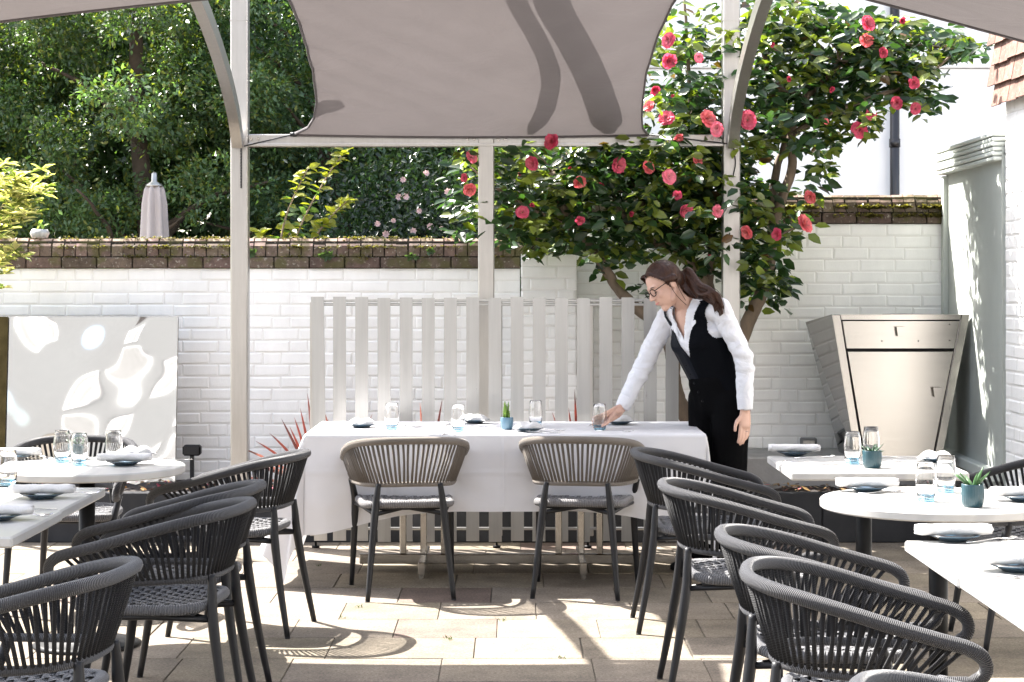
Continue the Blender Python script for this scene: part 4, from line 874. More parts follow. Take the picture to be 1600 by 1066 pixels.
CH_D = [
    (-1.20, 8.42, 80, "charcoal rope armchair nearest the hanging left corner of the white tablecloth", ),
    (-1.225, 7.10, 84, "charcoal rope armchair mostly hidden behind another one, facing the left marble tables"),
    (-1.185, 6.52, 84, "charcoal rope armchair seen whole, facing the joint of the left marble tables"),
    (-1.30, 5.08, 84, "charcoal rope armchair cropped at the bottom left corner"),
    (-2.06, 8.95, 180, "charcoal rope armchair on the far side of the left round table, before the steel sheet"),
    (.83, 8.47, -90, "charcoal rope armchair facing the far rectangular marble table, behind its twin by the waitress"),
    (.85, 7.14, -90, "charcoal rope armchair facing the right round marble table, its bent legs in full view"),
    (.915, 5.74, -92, "charcoal rope armchair half hidden by the nearest right one, at the front marble table"),
    (.905, 5.02, -99, "large charcoal rope armchair nearest the viewer on the right, its whole rim in view"),
    (.925, 3.50, -95, "charcoal rope armchair showing only its rim at the bottom right edge"),
    (2.15, 8.10, 93, "charcoal rope armchair at the table by the steel cabinet, cropped by the right edge")]
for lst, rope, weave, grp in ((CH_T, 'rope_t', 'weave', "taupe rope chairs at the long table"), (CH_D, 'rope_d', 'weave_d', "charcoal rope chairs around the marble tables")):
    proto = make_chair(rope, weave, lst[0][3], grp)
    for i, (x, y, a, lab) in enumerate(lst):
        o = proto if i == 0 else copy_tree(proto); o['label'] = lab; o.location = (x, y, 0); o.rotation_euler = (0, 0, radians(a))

# ---------------------------------------------------------------- marble tables
TZ = .75
def edge_slab(mb, ring, z0, z1, b=.006):
    c = sum((Vector(p) for p in ring), Vector((0, 0))) / len(ring)
    def rg(z, k): return [Vector((p[0] + (c.x - p[0]) / max(1e-6, (Vector(p) - c).length) * k, p[1] + (c.y - p[1]) / max(1e-6, (Vector(p) - c).length) * k, z)) for p in ring]
    mb.loft([rg(z0, b), rg(z0 + b, 0), rg(z1 - b, 0), rg(z1, b)])
def base(t, kind="column"):
    mb = MB(); mb.tube([(0, 0, .03), (0, 0, TZ - .045)], .034, 16); mb.build("column", M['black'], t)
    mb = MB(); mb.lathe([(.22, .0), (.225, .008), (.20, .018), (.05, .03), (.036, .05)], 32); mb.build("foot_plate", M['black'], t)
    mb = MB(); mb.box(-.18, .18, -.18, .18, TZ - .045, TZ - .032, .003); mb.build("top_plate", M['black'], t, smooth=False)
def round_table(x, y, r, label):
    t = thing("round_table", label, "table", (x, y, 0), 0, "round marble topped tables"); mb = MB()
    edge_slab(mb, [(cos(2 * pi * k / 72) * r, sin(2 * pi * k / 72) * r) for k in range(72)], TZ - .032, TZ, .005); mb.build("tabletop", M['marble'], t, angle=40); base(t); return t
def square_table(x0, x1, y0, y1, label, rz=0):
    cx, cy = (x0 + x1) / 2, (y0 + y1) / 2; t = thing("square_table", label, "table", (cx, cy, 0), rz, "square marble topped tables"); mb = MB(); hx, hy = (x1 - x0) / 2, (y1 - y0) / 2
    mb.box(-hx, hx, -hy, hy, TZ - .034, TZ, .006); mb.build("tabletop", M['marble'], t, smooth=False); base(t); return t
round_table(-1.775, 8.02, .405, "round white marble table on the left, before the wavy steel sheet")
square_table(-2.24, -1.52, 6.455, 7.18, "square marble table on the left, the farther of the two pushed together")
square_table(-2.24, -1.51, 5.80, 6.449, "square marble table at the left edge, the nearer of the two pushed together")
round_table(1.51, 6.80, .415, "round white marble table on the right holding two tumblers and an aloe pot")
square_table(1.125, 1.845, 7.74, 8.47, "square marble table on the right nearest the steel cabinet")
square_table(1.17, 1.90, 5.045, 5.725, "square marble table at the right edge, the farther of the two pushed together")
square_table(1.175, 1.90, 4.36, 5.038, "square marble table cropped at the right edge, nearest the viewer")

# ---------------------------------------------------------------- long table under its cloth
TX0, TX1, TY0, TY1 = -1.03, .965, 9.56, 10.42; ZC = .757
lt = thing("banquet_table", "long table on a steel trestle base, hidden under the white cloth", "table", (0, 10, 0)); lt.location = (0, 0, 0)
mb = MB(); mb.box(TX0 + .004, TX1 - .004, TY0 + .004, TY1 - .004, .722, .750, .005); mb.build("tabletop", M['wood'], lt, smooth=False)
mb = MB(); mb.box(-.80, .74, 10.07, 10.13, .035, .085, .004)
for px in (663, 908): x = (px - 800) * 10.1 / FPX; mb.box(x - .018, x + .018, 9.78, 10.40, .02, .0848, .004); mb.tube([(x, 9.80, 0), (x, 9.80, .02)], .016, 12); mb.tube([(x, 10.38, 0), (x, 10.38, .02)], .016, 12)
mb.build("base_frame", M['steel'], lt, smooth=False)
for px in (630, 662, 694, 873, 908, 937):
    x = (px - 800) * 10.1 / FPX; mb = MB(); mb.box(x - .017, x + .017, 10.08, 10.12, .0852, .721, .004); mb.build("leg", M['steel'], lt, smooth=False)
OVF, OVS = .385, .60
def cloth_pt(u, v):
    "u,v = cloth coordinates in metres from the table's near left corner"
    W, D = TX1 - TX0, TY1 - TY0
    if v < 0: v *= 1 + .30 * math.exp(-(max(u, 0) / .38) ** 2) + .22 * math.exp(-(max(W - u, 0) / .35) ** 2)
    du = max(-u, u - W, 0.0); dv = max(-v, v - D, 0.0)
    x = min(max(u, 0), W); y = min(max(v, 0), D); sx = -1 if u < 0 else 1; sy = -1 if v < 0 else 1; r = sqrt(du * du + dv * dv)
    if r == 0: return Vector((TX0 + x, TY0 + y, ZC + .0012 * sin(x * 9) * sin(y * 7)))
    ph = atan2(dv, du); k = sin(2 * ph) if (du > 0 and dv > 0) else 0.0
    rr = .006; bend = min(r, rr); drop = max(r - rr * .6, 0) ; off = min(r, rr)
    w_ = ph / (pi / 2); fl = float(np.interp(w_, [0, .5, 1], [.34, .17, .05] if u < W / 2 else [.03, .10, .05])) * drop; dz = sqrt(max(drop * drop - (fl * .8) ** 2, 0))
    dirv = Vector((cos(ph) * sx if du > 0 else 0, sin(ph) * sy if dv > 0 else 0, 0))
    p = Vector((TX0 + x, TY0 + y, ZC - dz - .001 * bend)) + dirv * (fl + off)
    along = x + y; am = .020 * min(1, drop / .35) ** 1.3 * (1 - k)
    wv = am * (sin(along * 7.3 + 1.2) * .6 + sin(along * 13.1 + .4) * .35 + .25 * sin(along * 23))
    if k > 0: wv += .02 * sin(ph * 8) * min(1, drop / .3)
    for uc in (.42, .99, 1.52):
        if dv > 0 and du == 0: wv += .0042 * math.exp(-((u - uc) / .009) ** 2) * min(1, drop / .05)
    wv += .0030 * math.exp(-((drop - .19) / .008) ** 2) + .0016 * NZ.noise(V3(u * 9, v * 9, 3)) * min(1, drop / .1) * 3
    return p + dirv.normalized() * wv
us = list(np.linspace(-OVS, 0, 26)[:-1]) + list(np.linspace(0, TX1 - TX0, 300)) + list(np.linspace(TX1 - TX0, TX1 - TX0 + OVS * .93, 26)[1:])
vv_ = list(np.linspace(-OVF, 0, 40)[:-1]) + list(np.linspace(0, TY1 - TY0, 36)) + list(np.linspace(TY1 - TY0, TY1 - TY0 + OVF, 14)[1:])
mb = MB(); V = [cloth_pt(a, b) for b in vv_ for a in us]; a_ = len(us)
mb.add(V, [(j * a_ + i, j * a_ + i + 1, (j + 1) * a_ + i + 1, (j + 1) * a_ + i) for j in range(len(vv_) - 1) for i in range(a_ - 1)])
cl_ = mb.build("tablecloth", M['cloth']); tag(cl_, "white linen tablecloth draped over the long table with corners hanging low", "tablecloth")

# ---------------------------------------------------------------- things laid on the tables
def T(px, py, z=TZ + .0005): s = (py - HOR) / (CAM_H - z); return Vector(((px - 800) / s, FPX / s, z))
PR = {}
def glass_proto():
    t = thing("tumbler", "x", "glass", (0, 0, 0), 0, "glass tumblers on the tables"); mb = MB()
    outp = [(.0, .0), (.027, .0), (.0295, .003), (.0335, .025), (.0365, .055), (.0365, .080), (.0335, .110), (.0305, .132), (.0298, .134)]
    inp = [(.0288, .132), (.0315, .110), (.0345, .080), (.0345, .055), (.0310, .028), (.026, .020), (.0, .018)]
    mb.lathe(outp + inp, 32); mb.build("bowl", M['glass'], t)
    mb = MB(); mb.lathe([(.0, .0016), (.0258, .0016), (.0282, .004), (.0296, .010), (.026, .0145), (.0, .0145)], 28); mb.build("tinted_base", M['blueglass'], t); return t
def plate_proto():
    mb = MB(); mb.lathe([(.0, .0), (.040, .0), (.044, .004), (.062, .012), (.076, .017), (.0775, .0185), (.076, .0195), (.058, .0155), (.042, .0085), (.0, .0075)], 40)
    return tag(mb.build("side_plate", M['plate']), "x", "plate", "blue side plates")
def roll_proto():
    mb = MB(); rings = []; n = 30
    for i in range(15):
        x = -.112 + .224 * i / 14; rr = 1 + .05 * sin(i * 1.7) - (.12 if i in (0, 14) else 0)
        rings.append([Vector((x + .003 * sin(k), cos(2 * pi * k / n) * .027 * rr + .002 * sin(i * .9 + k * .4), .0165 + sin(2 * pi * k / n) * .0165 * rr)) for k in range(n)])
    mb.loft(rings)
    for e in (-1, 1):
        sp_ = [Vector((e * .1125, cos(a) * .021 * (1 - a / 16), .0165 + sin(a) * .0125 * (1 - a / 16))) for a in [k * .35 for k in range(36)]]
        mb.tube(sp_, .0018, 5)
    mb.add([(-.112, .020, .001), (.112, .022, .001), (.110, .050, .0022), (-.108, .046, .0022)], [(0, 1, 2, 3)])
    return tag(mb.build("napkin", M['napkin']), "x", "napkin", "white napkins on side plates")
def fold_proto():
    mb = MB(); rings = []
    for i in range(13):
        f = i / 12; w_ = .055 * (1 - .55 * abs(f - .5)); h = .030 * sin(pi * f) ** .6 + .004
        rings.append([Vector((-.075 + .15 * f, w_ * cos(a) * (1 + .15 * sin(5 * a + i)), .004 + max(0, h * sin(a)) * (1 + .25 * cos(3 * a + i * .8)))) for a in [2 * pi * k / 26 for k in range(26)]])
    mb.loft(rings); return tag(mb.build("napkin", M['napkin']), "x", "napkin", "white napkins on side plates")
def strip(mb, pts, z=.0012, th=.0016):
    n = len(pts); V = [(x, yv, z + zz) for x, yv, zz in pts] + [(x, yv, z + zz - th) for x, yv, zz in pts]
    mb.add(V, [tuple(range(n)), tuple(range(n, 2 * n))[::-1]] + [(k, n + k, n + (k + 1) % n, (k + 1) % n)[::-1] for k in range(n)])
def knife_proto():
    mb = MB(); mb.tube([(-.105, 0, .004), (-.06, 0, .0045), (-.005, 0, .004)], [.0050, .0055, .0035], 8, sx=.6)
    strip(mb, [(-.005, -.003, .003), (.02, -.009, .003), (.085, -.009, .002), (.108, -.001, .002), (.10, .004, .002), (-.005, .003, .003)]); return tag(mb.build("knife", M['cutlery']), "x", "knife", "steel knives laid on the tables")
def fork_proto():
    mb = MB(); mb.tube([(-.10, 0, .004), (-.05, 0, .0045), (.03, 0, .0075), (.05, 0, .005)], [.005, .0045, .0025, .004], 8, sx=.5)
    strip(mb, [(.045, -.006, .004), (.06, -.010, .003), (.062, .010, .003), (.045, .006, .004)])
    for k in range(4): yy = -.0088 + k * .0058; mb.tube([(.06, yy, .004), (.085, yy, .004), (.10, yy, .009)], [.0019, .0018, .001], 5)
    return tag(mb.build("fork", M['cutlery']), "x", "fork", "steel forks laid on the tables")
def pot(label, loc, matname, sty, h=.072, r=.037):
    t = thing("plant_pot", label, "potted plant", loc, random.uniform(0, 1), "small fluted plant pots on the tables"); mb = MB()
    mb.lathe([(r * .78, 0), (r * .84, .003), (r * .95, .015), (r, .04), (r, h - .008), (r * .97, h - .004), (r * .99, h), (r * .90, h), (r * .88, h - .012), (0, h - .014)], 96, flute=28, fl=.045, frange=(2, 4)); mb.build("fluted_pot", M[matname], t)
    mb = MB(); mb.lathe([(0, h - .010), (r * .5, h - .009), (r * .87, h - .0125)], 20); mb.build("earth", M['soil'], t)
    mb = MB(); rr = random.Random(len(label))
    if sty == 'upright':
        for k in range(15):
            a = rr.uniform(0, 6.28); q = rr.uniform(0, r * .7); hh = rr.uniform(.035, .095); b = Vector((cos(a) * q, sin(a) * q, h - .012)); tp = b + Vector((rr.uniform(-.012, .012), rr.uniform(-.012, .012), hh)); mb.tube([b, b.lerp(tp, .6), tp], [.005, .0045, .0012], 6, col=(.16, .27, .05))
            for j in range(7):
                c = b.lerp(tp, .2 + .1 * j); aa = rr.uniform(0, 6.28); d = Vector((cos(aa), sin(aa), .8)) * .010; s_ = Vector((-sin(aa), cos(aa), 0)) * .004; mb.add([c, c + d * .5 + s_, c + d, c + d * .5 - s_], [(0, 1, 2, 3)], col=(.20, .32, .06))
    else:
        cnt, L0 = (11, .075) if sty == 'aloe' else (12, .045)
        for k in range(cnt):
            a = k * 2.4 + rr.uniform(-.3, .3); el = rr.uniform(.5, 1.35) if sty == 'aloe' else rr.uniform(.35, 1.4); L_ = L0 * rr.uniform(.7, 1.15); d = Vector((cos(a) * cos(el), sin(a) * cos(el), sin(el))); b = Vector((cos(a) * r * .25, sin(a) * r * .25, h - .012)); cu = Vector((cos(a), sin(a), -.3)) * L_ * .15
            pts = [b + d * L_ * f + cu * f * f for f in (0, .3, .65, 1)]; q = rr.uniform(.8, 1.25); g = (.075 * q, .16 * q, .065 * q) if sty == 'aloe' else (.03 * q, .075 * q, .04 * q)
            mb.tube(pts, [.0075, .0085, .006, .0008], 7, sx=.5, col=g)
    mb.build("leaves", M['soft'] if sty == 'upright' else M['leaf'], t); return t
_first = {}
def put(kind, loc, label, rz=0, extra=None):
    if kind not in _first: o = dict(tumbler=glass_proto, plate=plate_proto, roll=roll_proto, fold=fold_proto, knife=knife_proto, fork=fork_proto)[kind](); _first[kind] = o
    else: o = copy_tree(_first[kind])
    o['label'] = label; o.location = loc; o.rotation_euler = (0, 0, radians(rz)); return o
ZCL = ZC + .002
for px, py, lab in ((612, 671, "clear tumbler on the white cloth, first from its left end"), (716, 674, "clear tumbler on the white cloth, between the two taupe chairs left of the pale pot"), (837, 666, "clear tumbler on the white cloth, just right of the pale blue pot"), (937, 672, "clear blue based tumbler held by the waitress")):
    put('tumbler', T(px, py, ZCL), lab)
GLASS_HELD = T(937, 672, ZCL)
for px, py, lab in ((97, 722, "clear tumbler on the left round table, before the dark chair back"), (124, 727, "clear tumbler hiding a small pot on the left round table"), (178, 722, "clear tumbler on the left round table beside the folded napkin"), (12, 759, "clear tumbler cropped at the left edge, on the far square table"),
                    (1332, 724, "front one of two tumblers on the table by the steel cabinet"), (1361, 715, "rear one of two tumblers on the table by the steel cabinet, behind the pot"), (1447, 783, "front one of two tumblers on the right round table"), (1478, 769, "rear one of two tumblers on the right round table, beside the aloe pot")):
    put('tumbler', T(px, py), lab)
pot("pale blue fluted pot of upright green succulent in the middle of the white cloth", T(792, 671, ZCL), 'bluepot', 'upright', .062, .033)
pot("dark teal fluted pot of dark succulent on the table by the steel cabinet", T(1363, 731), 'teal', 'dark', .072, .040)
pot("teal fluted pot with a spiky aloe on the right round table", T(1520, 792), 'teal', 'aloe', .078, .039)
pot("small teal pot of spiky green succulent behind a tumbler on the left round table", T(121, 717), 'teal', 'dark', .066, .034)
SET = [  # plate px,py ; on cloth ; napkin kind, napkin rotation ; words for the place
    (565, 668, 1, 'fold', 20, "the white cloth nearest its left end", [(622, 669, 'fork', 70), (648, 668, 'knife', 75)]),
    (742, 661, 1, 'fold', -20, "the white cloth, far side left of the pale blue pot", [(700, 665, 'fork', 85), (708, 678, 'knife', 60)]),
    (826, 674, 1, 'fold', 10, "the white cloth just below the third tumbler", [(858, 673, 'fork', -40), (846, 676, 'knife', -30)]),
    (968, 663, 1, 'fold', 0, "the white cloth behind the waitress hand", [(960, 675, 'fork', -20), (925, 664, 'knife', 80)]),
    (195, 727, 0, 'roll', 4, "the left round table, near side", [(246, 727, 'fork', 8), (60, 731, 'knife', -4)]),
    (214, 714, 0, 'fold', 30, "the left round table, far right side", [(152, 716, 'fork', 60), (262, 719, 'knife', 6)]),
    (22, 718, 0, 'roll', 6, "the left round table, at the left edge", [(62, 718, 'fork', -35), (75, 716, 'knife', -50)]),
    (66, 779, 0, 'roll', 4, "the far square table on the left", [(112, 773, 'fork', 12), (120, 765, 'knife', 8)]),
    (-4, 813, 0, 'roll', 5, "the near square table at the left edge", [(34, 808, 'fork', 16), (40, 797, 'knife', 4)]),
    (1241, 712, 0, 'roll', -2, "the square table by the steel cabinet, left side", [(1272, 716, 'fork', 24), (1262, 724, 'knife', 3)]),
    (1462, 722, 0, 'fold', 0, "the square table by the steel cabinet, right side", [(1424, 722, 'fork', -20), (1404, 716, 'knife', -4)]),
    (1355, 768, 0, 'roll', -3, "the right round table, left side", [(1376, 771, 'fork', 30), (1358, 785, 'knife', 2)]),
    (1600, 783, 0, 'roll', -4, "the right round table, cropped at the right edge", [(1572, 778, 'fork', -8), (1590, 766, 'knife', -4)]),
    (1490, 845, 0, 'roll', 2, "the front square table on the right, far edge", [(1548, 846, 'fork', 32), (1505, 870, 'knife', 6)]),
    (1590, 892, 0, 'roll', 3, "the front square table, cropped at the right edge", [(1620, 902, 'fork', 20), (1596, 905, 'knife', 2)])]
for px, py, cl0, nk, nr, words, cut in SET:
    z = ZCL if cl0 else TZ + .0005; p = T(px, py, z); put('plate', p, "blue plate on " + words)
    put(nk, p + Vector((0, 0, .0175 if nk == 'roll' else .010)), ("rolled napkin" if nk == 'roll' else "folded napkin") + " on " + words, nr)
    for cx, cy, kd, rz in cut: put(kd, T(cx, cy, z), "steel %s on " % kd + words, rz)
# ================================================================= THE WAITRESS
class Blob:
    "closed solids melted into one continuous surface"
    def __init__(s): s.mb = MB()
    def cap(s, a, ra, b, rb, n=18, m=7, flat=None):
        a, b = Vector(a), Vector(b); d = b - a; L = d.length; t = d.normalized(); prof = []
        for i in range(m + 1): th = -pi / 2 + (pi / 2) * i / m; prof.append((ra * cos(th), ra * sin(th)))
        for i in range(m + 1): th = (pi / 2) * i / m; prof.append((rb * cos(th), L + rb * sin(th)))
        if flat is None: u = t.orthogonal().normalized(); fx = fy = 1
        else: u = Vector(flat[0]); u = (u - t * u.dot(t)).normalized(); fx, fy = flat[1], flat[2]
        v = t.cross(u); V = []; F = []
        for r, z in prof:
            for k in range(n): q = 2 * pi * k / n; V.append(a + t * z + u * (cos(q) * max(r, 1e-4) * fx) + v * (sin(q) * max(r, 1e-4) * fy))
        N = len(prof)
        F = [(i * n + k, i * n + (k + 1) % n, (i + 1) * n + (k + 1) % n, (i + 1) * n + k) for i in range(N - 1) for k in range(n)]
        F.append(tuple(range(n))[::-1]); F.append(tuple((N - 1) * n + k for k in range(n))); s.mb.add(V, F)
    def chain(s, pts, rads, **k):
        for i in range(len(pts) - 1): s.cap(pts[i], rads[i], pts[i + 1], rads[i + 1], **k)
    def ell(s, c, axes, radii, n=24, m=14):
        c = Vector(c); V = []
        for i in range(m + 1):
            th = -pi / 2 + pi * i / m
            for k in range(n):
                q = 2 * pi * k / n; l = (cos(th) * cos(q), cos(th) * sin(q), sin(th)); l = [x if abs(x) > 1e-4 else 1e-4 for x in l]
                V.append(c + sum((axes[j] * (radii[j] * l[j]) for j in range(3)), Vector()))
        F = [(i * n + k, i * n + (k + 1) % n, (i + 1) * n + (k + 1) % n, (i + 1) * n + k) for i in range(m) for k in range(n)]
        F.append(tuple(range(n))[::-1]); F.append(tuple(m * n + k for k in range(n))); s.mb.add(V, F)
    def build(s, name, mats, parent, vox=.005, smooth=6, keep=None, solid=0.0, wrinkle=None, matfn=None):
        tmp = s.mb.build("tmp", [], None); md = tmp.modifiers.new("r", 'REMESH'); md.mode = 'VOXEL'; md.voxel_size = vox
        sm = tmp.modifiers.new("s", 'SMOOTH'); sm.iterations = smooth; sm.factor = .5
        dg = bpy.context.evaluated_depsgraph_get(); dg.update(); me = bpy.data.meshes.new_from_object(tmp.evaluated_get(dg)); bpy.data.objects.remove(tmp)
        bm = bmesh.new(); bm.from_mesh(me)
        if wrinkle:
            bm.normal_update()
            for v in bm.verts: v.co += v.normal * wrinkle(v.co)
        if keep: bmesh.ops.delete(bm, geom=[f for f in bm.faces if not keep(f.calc_center_median())], context='FACES')
        if solid:
            bm.normal_update(); top = bmesh.ops.solidify(bm, geom=list(bm.faces), thickness=solid)
        bm.to_mesh(me); bm.free(); me.name = name; me.materials.clear()
        for m in (mats if isinstance(mats, (list, tuple)) else [mats]): me.materials.append(m)
        if matfn: me.polygons.foreach_set("material_index", [matfn(p.center) for p in me.polygons])
        me.polygons.foreach_set("use_smooth", [True] * len(me.polygons)); o = bpy.data.objects.new(name, me); COL.objects.link(o); o.parent = parent; return o
def V3(*a): return Vector(a)
per_t = thing("person", "waitress with dark ponytail, glasses, white shirt and black waistcoat, leaning to set down a tumbler", "person", (0, 0, 0))
up = V3(0, 0, 1)
pel, wai, che, nek = V3(1.085, 10.03, .90), V3(1.045, 10.01, 1.04), V3(.968, 9.985, 1.22), V3(.908, 9.965, 1.378)
F_ = V3(-.72, -.66, -.15).normalized(); sp = (nek - wai).normalized(); F_ = (F_ - sp * F_.dot(sp)).normalized(); R_ = F_.cross(sp).normalized()     # her right
if R_.x > 0: R_ = -R_
shR, elR, wrR = V3(.815, 10.075, 1.328), V3(.700, 10.055, 1.100), V3(.575, 10.02, .856)
shL, elL, wrL = V3(1.066, 9.855, 1.380), V3(1.190, 9.840, 1.120), V3(1.192, 9.815, .862)
hdc = V3(.786, 9.925, 1.494)
hf = V3(-.80, -.42, -.52).normalized(); hr = hf.cross(V3(-.35, .1, 1)).normalized(); hr = hr if hr.x < 0 or hr.y > 0 else -hr; hu = hr.cross(hf).normalized(); hu = hu if hu.z > 0 else -hu
def H(f, r, u): return hdc + hf * f + hr * r + hu * u
legs = {}
legs['R'] = (V3(1.03, 10.10, .87), V3(1.02, 10.11, .47), V3(1.005, 10.12, .09)); legs['L'] = (V3(1.135, 9.965, .87), V3(1.135, 9.975, .47), V3(1.105, 9.99, .09))
# --- body: one continuous surface
b = Blob(); ax = (hf, hr, hu)
b.ell(H(-.012, 0, .028), ax, (.094, .074, .090)); b.ell(H(.022, 0, -.028), ax, (.068, .058, .082)); b.cap(H(.040, 0, -.082), .026, H(.062, 0, -.096), .020)      # skull, face, chin
b.cap(H(.078, 0, .012), .008, H(.104, 0, -.022), .0115); b.ell(H(.097, .010, -.026), ax, (.010, .008, .007)); b.ell(H(.097, -.010, -.026), ax, (.010, .008, .007))  # nose
for s in (1, -1):
    b.cap(H(.078, s * .012, .026), .010, H(.066, s * .042, .026), .009); b.ell(H(.060, s * .036, -.022), ax, (.022, .022, .024)); b.ell(H(.066, s * .031, .006), ax, (.016, .015, .012)) # brow, cheek, eyelids
    b.ell(H(-.012, s * .074, -.005), ax, (.019, .008, .031)); b.cap(H(.02, s * .052, -.075), .014, H(-.006, s * .062, -.045), .014)   # ear, jaw
b.ell(H(.082, 0, -.053), ax, (.013, .021, .006)); b.ell(H(.080, 0, -.064), ax, (.013, .018, .007))                                    # lips
b.chain([H(-.03, 0, -.05), nek + V3(.0, 0, .012), nek - sp * .03], [.054, .050, .066])
b.cap(nek - sp * .035 + R_ * .02, .05, shR, .042); b.cap(nek - sp * .035 - R_ * .02, .05, shL, .042)
b.chain([nek - sp * .06, che, wai, pel], [.085, .112, .098, .118], flat=(R_, 1.25, .85)); b.cap(che + F_ * .045 + R_ * .065, .052, che + F_ * .045 - R_ * .065, .052)
b.chain([shR, elR, wrR], [.043, .034, .023]); b.chain([shL, elL, wrL], [.043, .034, .023])
for k in 'RL':
    b.chain(legs[k], [.085, .055, .038]); b.cap(legs[k][2] + V3(.02, .0, -.04), .036, legs[k][2] + V3(-.13, -.06, -.06), .026)
def fing(base, dirs, lens, r):
    p = Vector(base); pts = [p]
    for d, l in zip(dirs, lens): p = p + Vector(d).normalized() * l; pts.append(p)
    b.chain(pts, [r, r * .97, r * .9, r * .78][:len(pts)], n=12, m=5); return pts
# right hand closes round the tumbler
G = GLASS_HELD.copy(); G.z = .80; fa = (V3(G.x + .03, G.y + .028, .800) - wrR); palm = wrR + fa.normalized() * .055
b.chain([wrR, palm], [.023, .030], flat=(V3(0, 0, 1), 1.15, .72)); b.cap(palm + V3(0, .004, .022), .0125, palm + V3(-.006, .0, -.020), .0125)
ringR = .0365 + .0075
for k, (z0, a0, sc) in enumerate(((.838, 15, 1.0), (.820, 12, 1.05), (.802, 12, 1.0), (.786, 18, .85))):
    kn = palm + (palm - wrR).normalized() * .022 + V3(0, .012, z0 - .812); pts = [kn]
    for j in range(3):
        a = radians(62 + j * 36 * sc + a0 * .3); pts.append(V3(G.x + cos(a) * ringR, G.y + sin(a) * ringR, z0 - .004 - .007 * j))
    b.chain(pts, [.0098, .0090, .0082, .0070], n=12, m=5)
th0 = palm + V3(.01, -.018, .0); b.chain([th0, th0 + V3(-.030, -.020, -.004), V3(G.x + cos(radians(-38)) * ringR, G.y + sin(radians(-38)) * ringR, .795), V3(G.x + cos(radians(-75)) * ringR, G.y + sin(radians(-75)) * ringR, .784)], [.014, .0110, .0098, .0075], n=12, m=5)
# left hand hangs relaxed, fingers a little curled
dn = V3(-.03, -.02, -1).normalized(); fr = V3(-.86, -.5, 0).normalized(); sd_ = V3(.5, -.86, 0).normalized(); pl = wrL + dn * .075
b.chain([wrL, wrL + dn * .03, pl], [.023, .026, .028], flat=(fr, 1.3, .62))
for k in range(4):
    bs = pl + fr * (.028 - k * .0185) + dn * (.016 - (.004 if k in (0, 3) else 0)); c = fr * (.10 + .08 * k) + (-sd_) * .28
    fing(bs, (dn + c * .15, dn + c * .55, dn + c * 1.0), [l * (1, 1.1, 1.03, .82)[k] for l in (.036, .025, .020)], .0090 - .0005 * (k == 3))
tb = wrL + dn * .035 + fr * .026; fing(tb, (dn * .75 + fr * .75 - sd_ * .1, dn + fr * .35, dn + fr * .05), (.032, .028, .022), .0105)
b.build("body", M['skin'], per_t, .0038, 5)
# --- shirt
def wrk(amp, sc):
    from mathutils import noise
    return lambda p: amp * (noise.noise(p * sc) + .5 * noise.noise(p * sc * 2.3) )
s_ = Blob(); s_.chain([nek - sp * .05, che, wai, pel + up * .02], [.098, .127, .112, .128], flat=(R_, 1.28, .88)); s_.cap(che + F_ * .045 + R_ * .066, .062, che + F_ * .045 - R_ * .066, .062)
for S, E, W in ((shR, elR, wrR), (shL, elL, wrL)):
    s_.cap(nek - sp * .045, .062, S - sp * .004, .056); m1 = S.lerp(E, .5); m2 = E.lerp(W, .45); q = (W - E).normalized()
    s_.chain([S, m1, E, m2, W - q * .05, W - q * .02], [.057, .053, .050, .046, .041, .036])
from mathutils import noise as NZ
def shirt_w(p):
    a = min((p - elR).length, (p - elL).length); k = .5 + 1.0 * max(0, 1 - a / .16); d = NZ.noise(V3(p.x * 22, p.y * 22, p.z * 40)) * .6 + NZ.noise(V3(p.x * 9 + p.z * 16, p.y * 9, p.z * 17)) * 1.0
    return .0095 * k * d
def shirt_keep(c):
    d = c - nek; a = d.dot(R_); bb = d.dot(sp); f = d.dot(F_)
    if f > .0 and bb > -.135 + abs(a) * 2.6: return False       # open neck
    if (c - (nek + sp * .03)).length < .068: return False
    for E, W in ((elR, wrR), (elL, wrL)):
        q = (W - E).normalized()
        if (c - W).dot(q) > .004 and (c - W).length < .08: return False
    return True
s_.build("shirt", M['shirt'], per_t, .0044, 6, keep=shirt_keep, wrinkle=shirt_w, solid=.003)
mb = MB()                                                        # collar leaves and cuffs
for sg in (1, -1):
    A = nek + R_ * (sg * .058) - F_ * .035 + sp * .050; B = nek + R_ * (sg * .062) + F_ * .02 + sp * .035; C_ = nek + R_ * (sg * .040) + F_ * .075 - sp * .03
    D_ = nek + R_ * (sg * .026) + F_ * .108 - sp * .115; A2 = nek + R_ * (sg * .090) - F_ * .045 + sp * .002; B2 = nek + R_ * (sg * .096) + F_ * .02 - sp * .01; C2 = nek + R_ * (sg * .088) + F_ * .075 - sp * .070
    V = [A, B, C_, D_, C2, B2, A2]; F = [(0, 1, 5, 6), (1, 2, 4, 5), (2, 3, 4)]
    if sg > 0: F = [f[::-1] for f in F]
    mb.add(V, F); mb.add([p - (F_ * .004) for p in V], [f[::-1] for f in F])
mb.add([nek + R_ * (.062 * cos(a)) - F_ * (.05 * sin(a) - .0) + sp * z for z in (.0, .052) for a in [pi * k / 10 for k in range(11)]], [(k, k + 1, 12 + k, 11 + k) for k in range(10)])
mb.build("collar", M['shirt'], per_t)
for E, W in ((elR, wrR), (elL, wrL)):
    q = (W - E).normalized(); mb = MB(); mb.tube([W - q * .062, W - q * .058, W - q * .004, W], [.041, .0425, .0385, .037], 24, cap=False); mb.build("cuff", M['shirt'], per_t)
